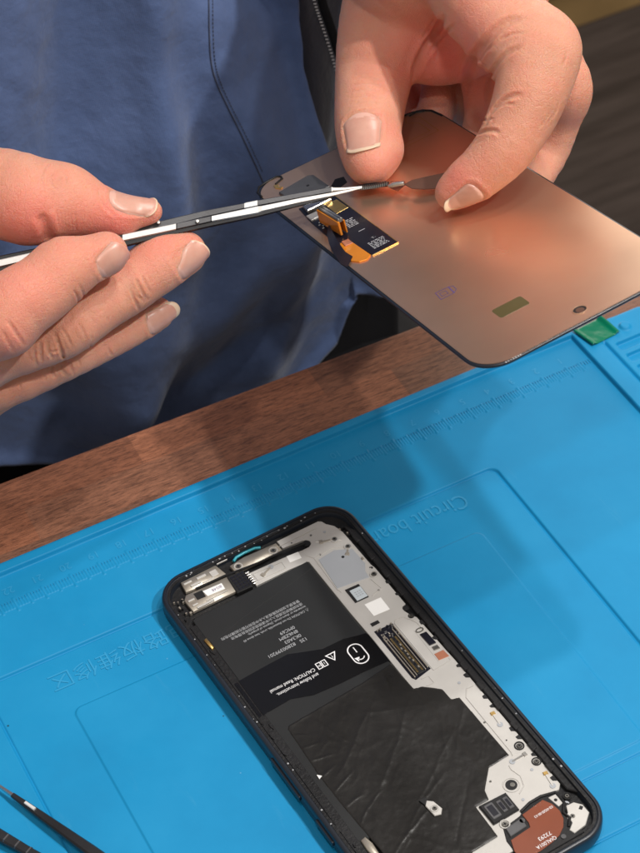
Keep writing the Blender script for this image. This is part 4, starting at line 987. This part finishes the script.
# ---- hand at the left of the picture (holds the tweezers)
HA = Hand()
th = HA.chain([(-190, 215, 690, 62), (-80, 195, 680, 56), (5, 193, 668, 44), (35, 199, 665, 39.5), (52, 202.5, 665, 36.5), (75, 206, 666, 33), (98, 211, 667, 25.5), (118, 213.5, 668, 20.5), (136, 212.5, 668.5, 15.5), (150, 211.5, 668.5, 12.3)], join=1)
HA.ball(th, 118, 220, 666, 14, 5); HA.ball(th, 25, 208, 662, 33, 8); HA.ball(th, 64, 190, 666, 21, 8)
ix = HA.chain([(-150, 262, 672, 46), (-70, 300, 655, 42), (-8, 324, 642, 38), (17, 305, 641, 37), (45, 287, 643, 33.5), (71, 270, 646, 27), (90, 259.5, 648, 23.5), (104, 254, 649, 21.6), (107, 253, 649, 20.5)], join=2.2)
HA.ball(ix, 60, 262, 644, 22, 7)
mi_ = HA.chain([(-150, 300, 676, 44), (-60, 372, 664, 34), (0, 354, 660, 28), (62, 331, 661, 28), (100, 305, 665, 27), (130, 286, 669, 27), (151, 270, 672, 26.5), (172, 257, 674, 24), (185, 252.5, 675, 21.5)], join=1.0)
HA.ball(mi_, 160, 262, 672, 22, 6)
rg = HA.chain([(-150, 340, 686, 42), (-60, 400, 676, 28), (0, 386, 672, 24), (62, 359, 674, 22.5), (100, 342, 680, 20.5), (130, 327, 685, 19.5), (157, 313, 689, 16.5)], join=1.0)
pk = HA.chain([(-160, 370, 700, 38), (-60, 420, 692, 22), (0, 392, 694, 19), (50, 366, 700, 17), (85, 352, 706, 15), (110, 343, 710, 13)], join=1.0)
pm = HA.chain([(-150, 290, 690, 62), (-260, 285, 700, 72), (-340, 290, 712, 66), (-420, 280, 730, 58)], join=18)
wb = HA.chain([(-110, 240, 676, 40), (-60, 262, 668, 34), (-180, 300, 680, 60)], join=10)
fore = HA.chain([(-420, 280, 730, 58), (-600, 230, 770, 72), (-800, 120, 840, 84)], join=14)
TC = -VF
HA.nail(th, at(130, 213.0, 668), at(155, 215.5, 669)-at(104, 207, 667), -VD*.72+TC*.80+VR*.1, 9.0, 16.0, .95, .05)
HA.nail(ix, at(104, 257, 649), at(120, 243, 650)-at(92, 273, 647.5), VR*.62+TC*.70+VD*.34, 9.0, 12.0, .92, .0)
HA.nail(mi_, at(184, 257.5, 675), at(203, 240, 676.5)-at(167, 276, 673.5), VR*.36+TC*.80+VD*.42, 9.5, 13.5, .88, .03)
HA.nail(rg, at(156, 314.5, 689), at(176, 303, 691)-at(142, 325, 688), VR*.2+TC*.80+VD*.48, 8.0, 12.5, .85, .20)
# finger-joint folds
for pts, w_, d_ in (([(40, 214), (44, 223), (47, 232), (48, 241)], 1.5, 1.6), ([(136, 278), (140, 288), (147, 301)], .45, 1.1), ([(131, 289), (134, 299), (140, 311)], .45, .9), ([(142, 276), (146, 284), (151, 293)], .4, .6), ([(137, 296), (142, 299), (145, 303)], .4, .6),
                    ([(41, 343), (40.5, 352), (42, 362)], .5, .9), ([(55, 333), (59, 345), (65, 361)], .5, 1.2), ([(48, 340), (48, 350), (53, 359)], .5, .9), ([(61, 327), (67, 336), (73, 349)], .4, .6), ([(35, 350), (35, 358), (37, 366)], .4, .5), ([(78, 322), (83, 331), (86, 340)], .4, .35), ([(49, 351), (54, 352), (58, 350)], .4, .5),
                    ([(52, 366), (52.5, 372), (55, 378)], .45, .9), ([(69, 361), (70.5, 366), (73, 372)], .5, 1.1), ([(61, 364), (62, 370), (66, 376)], .45, .7), ([(108, 348), (110, 352), (112, 356)], .4, .7), ([(78, 360), (81, 366)], .4, .5), ([(44, 374), (46, 381)], .4, .5),
                    ([(74, 290), (77, 296), (79, 304)], .4, .8), ([(79, 284), (82, 290), (84, 297)], .4, .5), ([(8, 321), (16, 333), (25, 346)], .5, .7), ([(2, 330), (8, 342), (14, 352)], .5, .4),
                    ([(50, 162), (44, 169), (42, 179), (44, 190)], .45, .4), ([(55, 170), (51, 177), (53, 186), (60, 190)], .4, .3), ([(58, 170), (66, 176), (67, 185)], .4, .3), ([(60, 176), (58, 183)], .35, .25),
                    ([(98, 188), (101, 198), (106, 208), (120, 219)], .6, .35)):
    HA.fold(pts, w_, d_)
for k in range(6): HA.fold([(57+k*3.6, 210+k*.5), (58+k*3.4, 220), (60+k*3.2, 231)], .38, .30)
random.seed(5)
for k in range(26):
    a, b = random.choice([(52, 348), (66, 367), (140, 294), (30, 356), (84, 340), (100, 318), (24, 384), (110, 335)]); a += random.uniform(-12, 12); b += random.uniform(-7, 7); l_ = random.uniform(3, 6)
    HA.fold([(a, b), (a+l_*.25+random.uniform(-1, 1), b+l_)], .35, random.uniform(.2, .4))
HA.flush += [((30, 228), 14, .7), ((112, 228), 12, .75), ((85, 225), 12, .5), ((20, 280), 14, .4), ((150, 245), 10, .4), ((165, 240), 8, .4), ((60, 180), 7, .25), ((112, 240), 6, .35), ((190, 238), 6, .4), ((10, 335), 8, .35), ((95, 245), 6, .3), ((150, 222), 6, .5), ((70, 245), 8, .3)]
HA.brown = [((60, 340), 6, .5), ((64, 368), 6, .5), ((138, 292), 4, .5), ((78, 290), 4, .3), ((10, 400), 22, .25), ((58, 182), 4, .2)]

# ---- hand at the upper right (holds the panel)
HB = Hand()
t_s = [(368, 156, 6.5, 25.5), (368.5, 144, 8.2, 30.5), (368.5, 124, 11.5, 33.5), (370.5, 101, 15, 35.5), (374, 75, 19, 38.5), (381, 37, 27, 43.5), (394, 0, 34, 49)]
tB = HB.chain([(a, b, dep(a, b, h)-4, r) for a, b, h, r in t_s]+[(430, -60, 688, 56), (470, -110, 698, 60)], join=1)
HB.ball(tB, 372, 164, dep(372, 164, 6)-4, 19, 6); HB.ball(tB, 385, 150, dep(385, 150, 7)-3, 16, 6)
ib = [(451, 193, 7.0, 14.5), (459, 187, 8.2, 19.5), (470, 179.5, 10, 23.5), (482, 171, 12, 25.5), (503, 149, 17, 29.5), (521, 118, 24, 33.5), (531, 92, 30, 36.5), (534, 72, 34, 38.0)]
iB = HB.chain([(a, b, dep(a, b, h)-2, r) for a, b, h, r in ib]+[(518, 42, 668, 42), (488, 4, 678, 48), (455, -50, 694, 52)], join=2.5)
HB.ball(iB, 546, 47, 664, 33, 10); HB.ball(iB, 452, 194, dep(452, 194, 6), 12, 5)
web = HB.chain([(398, 38, 716, 30), (425, 50, 722, 33), (447, 53, 722, 31), (470, 45, 714, 32), (490, 30, 702, 36)], join=3.5)
web2 = HB.chain([(410, -12, 714, 42), (460, -22, 712, 48), (505, -14, 694, 46)], join=9)
mB = HB.chain([(455, -40, 712, 50), (515, 20, 705, 34), (556, 66, 694, 28), (565, 96, 696, 22.5), (558, 124, 702, 21), (545, 158, dep(545, 158, -9), 20), (520, 196, dep(520, 196, -10.5), 18), (500, 215, dep(500, 215, -10), 15)], join=1.2)
HB.ball(mB, 563, 92, 694, 25, 6)
rB = HB.chain([(440, -30, 730, 46), (478, 40, 730, 32), (488, 100, 724, 24), (480, 140, dep(480, 140, -12), 21), (455, 175, dep(455, 175, -12), 19), (435, 195, dep(435, 195, -11), 15)], join=1.2)
HB.chain([(375, 20, 765, 32), (392, 70, 755, 24), (412, 112, 754, 21), (432, 122, 752, 18)], join=3)
HB.chain([(400, 20, 760, 40), (440, 66, 752, 34), (470, 96, 745, 30), (505, 110, 742, 28)], join=3)
kB = HB.chain([(420, -20, 745, 42), (440, 50, 745, 24), (440, 100, 740, 20), (420, 140, dep(420, 140, -12), 17), (400, 165, dep(400, 165, -11), 14)], join=1.2)
pB = HB.chain([(450, -70, 715, 78), (445, -140, 712, 80), (450, -220, 716, 66), (455, -300, 722, 60)], join=16)
fB = HB.chain([(455, -300, 722, 60), (442, -520, 696, 74), (430, -700, 700, 82)], join=14)
dt = dep(368, 146, 7)
HB.nail(tB, at(367.5, 149, dep(367, 149, 8)-4), P_(367, 176, 5)-P_(370, 122, 13), TC*.95+VR*-.24+VD*.05, 13.5, 15.2, .76, .12)
HB.nail(iB, at(460, 191, dep(460, 191, 8)-2), at(443, 207, 664)-at(472, 184, 662), VR*.42+VD*.62+TC*.66, 8.5, 12.5, .95, .22)
for pts, w_, d_ in (([(467, 90), (468, 74), (474, 58), (484, 44), (495, 31), (509, 21), (522, 17)], 1.3, 2.3), ([(487, 108), (488, 90), (492, 73), (500, 60), (510, 51), (520, 46)], .8, 1.3),
                    ([(484, 127), (491, 113), (501, 102), (512, 96), (522, 94)], .7, 1.3), ([(477, 134), (485, 131), (493, 130.5), (500, 133)], .6, 1.2), ([(496, 108), (506, 104), (514, 104)], .45, .5), ([(480, 122), (488, 119), (494, 119)], .45, .5),
                    ([(412, 84), (416, 68), (422, 54), (430, 40), (438, 28), (445, 16)], 1.2, 2.2), ([(424, 62), (434, 46), (446, 32), (456, 24)], .7, .8), ([(421, 40), (429, 28), (436, 16)], .6, .5), ([(477, 70), (483, 55), (493, 44)], .6, .8),
                    ([(478, 60), (486, 66), (489, 76)], .5, .5), ([(500, 40), (512, 34), (526, 32)], .5, .5), ([(553, 118), (557, 110), (558, 102)], .5, .4), ([(547, 124), (552, 116)], .45, .35), ([(562, 66), (566, 58), (566, 50)], .5, .3),
                    ([(470, 150), (476, 143), (484, 140)], .4, .3), ([(540, 128), (546, 120), (549, 112)], .4, .3)):
    HB.fold(pts, w_, d_)
for k in range(5): HB.fold([(350, 80+k*6.2), (366, 77+k*6.2), (384, 80+k*6.0)], .45, .28)
for k in range(3): HB.fold([(352, 113+k*4), (367, 110+k*4), (386, 113+k*4)], .4, .22)
HB.flush += [((450, 60), 20, .95), ((420, 85), 13, .9), ((468, 40), 12, .6), ((455, 180), 8, .6), ((395, 165), 8, .5), ((370, 172), 8, .35), ((485, 115), 8, .4), ((392, 130), 8, .3), ((485, 95), 9, .35), ((440, 30), 8, .3)]  # wide spots at the thumb web put its red shadow into the colour
HB.brown = [((553, 62), 7, .35), ((551, 110), 7, .35), ((566, 68), 7, .25), ((372, 100), 9, .12), ((474, 60), 4, .35), ((484, 45), 4, .3), ((420, 58), 4, .3), ((430, 42), 4, .25), ((484, 130), 3, .3)]  # small spots along the folds paint their darkness into the skin

person = thing('person', 'person in a blue jacket, one hand holding tweezers, the other gripping the copper panel', 'person', (-120, 230, -744))
PO = np.array([-120, 230, -744.])
VV = []; QQ = []; off = 0; FL = []; BR = []
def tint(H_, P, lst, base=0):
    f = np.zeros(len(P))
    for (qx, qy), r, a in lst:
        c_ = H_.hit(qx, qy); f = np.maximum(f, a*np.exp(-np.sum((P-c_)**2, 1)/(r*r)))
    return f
for H_, box, hh in ((HA, [(-40, 120, 600), (240, 430, 740)], .55), (HB, [(320, -30, 640), (600, 230, 760)], .55)):
    cs = [at(a, b, d) for a in (box[0][0], box[1][0]) for b in (box[0][1], box[1][1]) for d in (box[0][2], box[1][2])]
    cs = np.array(cs); A0, A1 = cs.min(0), cs.max(0)
    R_ = np.concatenate([np.array(c_[0]) for c_ in H_.parts[:7]]); lo_ = (R_[:, :3]-R_[:, 3:]).min(0)-3; hi_ = (R_[:, :3]+R_[:, 3:]).max(0)+3
    lo_ = np.maximum(lo_, A0-25); hi_ = np.minimum(hi_, A1+25)
    H_.box = (lo_, hi_)
    P, Q = H_.mesh(lo_, hi_, hh*HQ)
    VV.append(P); QQ.append(Q+off); off += len(P)
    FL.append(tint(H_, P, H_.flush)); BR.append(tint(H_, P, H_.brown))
    # coarse continuation of wrist and forearm beyond the fine box
    sub = Hand(); sub.parts = H_.parts
    al = np.concatenate([np.array(c_[0]) for c_ in H_.parts]); l2 = (al[:, :3]-al[:, 3:]).min(0)-6; h2 = (al[:, :3]+al[:, 3:]).max(0)+6
    base_sdf = sub.sdf
    def carved(Pq, lo_=lo_, hi_=hi_, bs=base_sdf):
        d_ = bs(Pq); q = np.maximum(lo_+2.0-Pq, Pq-hi_+2.0).max(1)      # outside distance of fine box
        return np.maximum(d_, -q)
    sub.clip = lambda Pq, lo_=lo_, hi_=hi_: -np.maximum(lo_+2.0-Pq, Pq-hi_+2.0).max(1)
    P, Q = sub.mesh(l2, h2, 2.6)
    VV.append(P); QQ.append(Q+off); off += len(P); FL.append(np.zeros(len(P))); BR.append(np.zeros(len(P)))
body = np_obj('body', (np.concatenate(VV)-PO)*MM, np.concatenate(QQ), 'skin', person)
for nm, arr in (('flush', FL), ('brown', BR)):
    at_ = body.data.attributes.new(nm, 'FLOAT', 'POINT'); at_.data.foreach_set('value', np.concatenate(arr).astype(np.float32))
# fingernails follow the surface of the finger
for H_ in (HA, HB):
    for N_ in H_.nails:
        na, nb_ = 29, 33; a_ = np.linspace(-1, 1, na); b_ = np.linspace(-1, 1.0+N_['edge'], nb_)
        AA, BB = np.meshgrid(a_, b_)
        sq = BB.copy(); lim = np.where(BB < 0, -(1-np.abs(AA)**2.6*.42), 1-np.abs(AA)**2.5*.34)
        Bm = np.where(BB < 0, -BB*lim, np.where(BB <= 1, BB*lim, BB-1+lim))
        ang = AA*N_['phi']*.97
        dirs = np.cos(ang)[..., None]*N_['n']+np.sin(ang)[..., None]*N_['s']
        org = N_['c']+(Bm[..., None]*N_['L']/2)*N_['t']
        def trace(org, dirs):
            Pq = (org+dirs*18).reshape(-1, 3); dd = dirs.reshape(-1, 3).copy(); tt_ = np.zeros(len(Pq))
            for _ in range(30):
                Pn_ = Pq-dd*tt_[:, None]; tt_ += H_.detail(Pn_, H_.psdf(H_.parts[N_['part']], Pn_))*.85
            return 18-tt_.reshape(org.shape[:2])
        R0 = trace(org, dirs)
        Rm = np.median(R0[nb_//4:nb_//2, na//2-3:na//2+4])
        # stop the plate from diving over the fingertip: extrapolate from b=.55
        i0 = int(nb_*.66)
        for i in range(i0, nb_):
            sl = (R0[i0-1]-R0[i0-6])/5; sl = np.clip(sl, -.12, .0)
            lin = R0[i0-1]+sl*(i-i0+1)-.004*(i-i0+1)**2; R0[i] = np.maximum(lin, R0[i])
        R0 = np.clip(R0, 2.2, Rm+1.2)
        eg = np.maximum(np.abs(AA), np.maximum(0, -BB)); lift = .34-.58*sstep(.78, 1.0, eg)+.30*sstep(.80, 1.15, BB)
        Pn = org+dirs*(R0+lift)[..., None]-PO
        mb = MB(); idx = np.arange(na*nb_).reshape(nb_, na); mb.v = [tuple(p) for p in Pn.reshape(-1, 3)]
        for i in range(nb_-1):
            for j in range(na-1):
                bm_ = BB[i, j]; aa = AA[i, j]
                k = 1 if bm_ > (.90-.08*aa*aa if N_['edge'] > .1 else .955-.05*aa*aa) and N_['edge'] > .02 else (2 if bm_ < -.72+.35*aa*aa*-1 else 0)
                mb.f.append((idx[i, j], idx[i, j+1], idx[i+1, j+1], idx[i+1, j])); mb.mi.append(k)
        o = mb.build('fingernail', ['nail', 'nail_edge', 'nail_base'], person, smooth=80)
        md = o.modifiers.new('solid', 'SOLIDIFY'); md.thickness = .28*MM; md.offset = 0

# ------------------------------------------------------------------ jacket
def jy(X_, Z_):
    """front surface of the jacket (mm), smaller y is nearer the table"""
    y = 128+((X_+110)/330)**2*95+14*vnoise(X_, Z_, 140, 11, 2)+np.clip((Z_-60)/300, 0, 1)*30
    def fold(x0, z0, x1, z1, w, amp):
        ax, az = x1-x0, z1-z0; L_ = math.hypot(ax, az); ax /= L_; az /= L_
        s_ = (X_-x0)*ax+(Z_-z0)*az; t_ = (X_-x0)*-az+(Z_-z0)*ax
        t_ = t_+9*vnoise(s_, s_*0+3, 60, int(abs(x0)), 2)
        return -amp*np.exp(-(t_/w)**2)*sstep(-40, 15, s_)*(1-sstep(L_-15, L_+40, s_))
    for f_ in ((-104, 190, -112, 20, 9, 7), (-112, 60, -150, -80, 16, 9), (-160, 160, -185, 0, 20, 7), (-70, 40, -140, -60, 22, 9), (-60, -10, -150, -70, 14, 8), (-45, 30, -75, -80, 12, 9), (-90, 90, -60, 20, 12, 5),
               (-130, 150, -150, 60, 14, -7), (-95, 0, -125, -75, 12, -7), (-70, 130, -50, 60, 9, -4), (-190, 60, -150, -60, 14, 7), (-60, -55, -130, -88, 10, -5), (-85, 118, -60, 100, 6, -5), (-200, -10, -120, -30, 16, 5)):
        y = y+fold(*f_)
    y += 3.4*vnoise(X_*1.0, Z_*.6, 34, 21, 3)+.8*vnoise(X_, Z_, 8, 31, 2)
    return y
def on_jacket(px, py, lift=0):
    y = 125.
    for _ in range(8):
        p = at_y(px, py, y); y = float(jy(np.array([p[0]]), np.array([p[2]]))[0])-lift
    return at_y(px, py, y)
HP = [on_jacket(*q) for q in ((-40, 470), (0, 461), (50, 459), (92, 457), (130, 462), (200, 440), (260, 412), (300, 378), (321, 353), (333, 340), (347, 304), (352, 290), (371, 288))]
HP = sorted([(p[0], p[2]) for p in HP])
def hem(X_): return np.interp(X_, [-500]+[p[0] for p in HP], [HP[0][1]]+[p[1] for p in HP])
EP = sorted([(p[2], p[0]) for p in [on_jacket(*q) for q in ((285, -60), (293, 0), (297, 40), (298, 62), (305, 88), (312, 112), (322, 140), (335, 180), (352, 230), (375, 286))]])
x_edge = lambda z: np.interp(z, [p[0] for p in EP], [p[1] for p in EP])
us = np.linspace(0, 1, 420); vs_ = np.linspace(0, 1, 460)
UU, VVv = np.meshgrid(us, vs_)
XX = -430+UU*(430-62)
# the right edge of the front follows the opening
zt = 470
for it in range(3):
    hz = hem(XX); ZZj = hz+(zt-hz)*VVv; xe = x_edge(ZZj); XX = -430+UU*(xe+430)
YY = jy(XX, ZZj)
YY = YY-5*np.exp(-((1-UU)/.012)**2)                                        # folded opening edge
YY = YY+10*np.exp(-((ZZj-hz)/6)**2)*-.35
o = grid_obj('jacket_front', XX-PO[0], YY-PO[1], ZZj-PO[2], 'jacket_cloth', person, thick=2.2)
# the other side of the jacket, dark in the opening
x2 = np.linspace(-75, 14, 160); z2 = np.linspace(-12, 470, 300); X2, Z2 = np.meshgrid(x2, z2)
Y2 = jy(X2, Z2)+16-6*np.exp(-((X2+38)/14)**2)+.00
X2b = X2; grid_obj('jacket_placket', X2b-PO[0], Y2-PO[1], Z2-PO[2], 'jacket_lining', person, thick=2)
# back and sides of the jacket
mb = MB(); rings = []
for z in np.linspace(-100, 470, 12):
    ring = []
    for a in np.linspace(0, PI, 24):
        ring.append((-215+228*math.cos(a)-PO[0], 175+190*math.sin(a)*(1 if z < 350 else .9)-PO[1], z-PO[2]))
    rings.append(ring)
n = 24
for r in range(len(rings)-1): mb.add(rings[r]+rings[r+1], [(i, i+1, n+i+1, n+i) for i in range(n-1)])
mb.build('jacket_back', 'jacket_cloth', person, smooth=80)
mb = MB()
def tubw(pts, rs, mb=mb): mb.tube([tuple(np.array(p)-PO) for p in pts], rs, 28)
w1, w2, w3 = at(-430, 280, 732), at(-600, 230, 770), at(-830, 110, 850)
pts = catmull([np.append(w1, 40), np.append(w2, 52), np.append(w3, 62), np.append([-430, 260, 330], 80), np.append([-300, 300, 470], 85)], 6)
tubw([p[:3] for p in pts], [p[3] for p in pts]); mb.build('sleeve', 'jacket_cloth', person, smooth=80)
mb = MB(); v1, v2, v3 = at(455, -310, 720), at(441, -520, 696), at(428, -760, 705)
pts = catmull([np.append(v1, 42), np.append(v2, 54), np.append(v3, 64), np.append([80, 330, 380], 80), np.append([-20, 320, 470], 85)], 6)
tubw([p[:3] for p in pts], [p[3] for p in pts], mb); mb.build('sleeve', 'jacket_cloth', person, smooth=80)
# seam and stitching
sm = [(207, -12), (208.5, 0), (209, 30), (211, 62), (217, 84), (228, 108), (240, 132), (252, 158), (262, 180), (267, 193)]
pp = catmull([np.array(q, float) for q in sm], 8)
S3 = [on_jacket(a, b, .0)-PO for a, b in pp]
mb = MB(); mb.tube([tuple(q) for q in S3], .38, 6); mb.build('seam', 'seam_thread', person, smooth=80)
mb = MB()
for i in range(0, len(pp)-12):
    a, b = pp[i], pp[i+1]
    for k in (0.0,):
        c1 = a+(b-a)*k; c2 = a+(b-a)*(k+.55); mb.tube([tuple(on_jacket(c1[0]+4.2, c1[1], .3)-PO), tuple(on_jacket(c2[0]+4.2, c2[1], .3)-PO)], .22, 5)
mb.build('stitching', 'seam_thread', person)['kind'] = 'stuff'
# zip
zp = [(308, -30), (314, 0), (321, 22), (329, 46), (336, 70), (344, 95), (352, 125)]
def on_plk(px, py, lift=0):
    y = 140.
    for _ in range(8):
        p = at_y(px, py, y); X1 = np.array([p[0]]); y = float((jy(X1, np.array([p[2]]))+16-6*np.exp(-((X1+38)/14)**2))[0])-lift
    return at_y(px, py, y)
zz_ = catmull([np.array(q, float) for q in zp], 7)
Z3 = [on_plk(a, b, .8)-PO for a, b in zz_]
mb = MB()
for i in range(0, len(Z3)-1):
    mb.tube([tuple(Z3[i]-VR*.5), tuple(Z3[i]+VR*.6)], .42, 6)
zipo = mb.build('zip_teeth', 'zip_metal', person)
mb = MB(); mb.tube([tuple(on_plk(a+7, b, .2)-PO) for a, b in zz_], 2.2, 8); mb.build('zip_tape', 'trouser_cloth', person, smooth=80)
# trousers
mb = MB()
for sx in (-1, 1):
    pts = [(-95+sx*60, 320, -235), (-95+sx*75, 190, -238), (-95+sx*100, 60, -240), (-95+sx*120, -140, -245)]
    c4 = catmull([np.append(p, r) for p, r in zip(pts, (95, 92, 80, 70))], 5)
    mb.tube([tuple(p[:3]-PO) for p in c4], [p[3] for p in c4], 28)
mb.tube([(-120-PO[0], 330-PO[1], -290-PO[2]), (-120-PO[0], 325-PO[1], -60-PO[2]), (-120-PO[0], 325-PO[1], 0-PO[2])], [150, 145, 120], 32)
mb.build('trousers', 'trouser_cloth', person, smooth=80)
mb = MB(); x2 = np.linspace(-330, 25, 120); z2 = np.linspace(-260, 0, 80); X2, Z2 = np.meshgrid(x2, z2)
grid_obj('trouser_front', X2-PO[0], 172+((X2+110)/330)**2*95+5*vnoise(X2, Z2, 40, 3, 2)-PO[1], Z2-PO[2], 'trouser_cloth', person, thick=3)

# ------------------------------------------------------------------ light
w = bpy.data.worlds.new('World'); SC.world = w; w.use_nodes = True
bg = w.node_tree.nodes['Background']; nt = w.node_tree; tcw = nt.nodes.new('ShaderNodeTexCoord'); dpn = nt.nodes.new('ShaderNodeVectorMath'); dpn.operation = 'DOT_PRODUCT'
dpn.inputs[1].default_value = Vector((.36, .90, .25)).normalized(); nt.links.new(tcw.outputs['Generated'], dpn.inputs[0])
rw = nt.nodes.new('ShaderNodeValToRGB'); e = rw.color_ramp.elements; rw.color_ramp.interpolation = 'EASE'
e[0].position = .84; e[0].color = (AMB, AMB*.87, AMB*.76, 1); e[1].position = .985; e[1].color = (LOBE, LOBE*.92, LOBE*.82, 1)  # bright lobe added to the world so the copper panel reflects gold
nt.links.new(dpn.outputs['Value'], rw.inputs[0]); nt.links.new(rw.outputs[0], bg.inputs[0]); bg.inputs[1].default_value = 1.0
def lamp(pos, tgt, power, size, col=(1, .97, .93)):
    l = bpy.data.lights.new('downlight', 'AREA'); l.shape = 'DISK'; l.size = size; l.energy = power; l.color = col
    o = bpy.data.objects.new('downlight', l); COL.objects.link(o); o.location = Vector([c*MM for c in pos])
    d_ = Vector(tgt)*MM-o.location; o.rotation_euler = d_.to_track_quat('-Z', 'Y').to_euler(); return o
T0 = (-100, 0, 50)
for pos, pw in LAMPS: lamp(pos, T0, pw, .06)
SC.view_settings.view_transform = 'Standard'; SC.view_settings.look = 'None'; SC.view_settings.gamma = 1; SC.view_settings.exposure = EXPO
SC.render.engine = 'CYCLES'; SC.cycles.caustics_reflective = True; SC.cycles.max_bounces = 8
SC.render.resolution_x = 768; SC.render.resolution_y = 1024
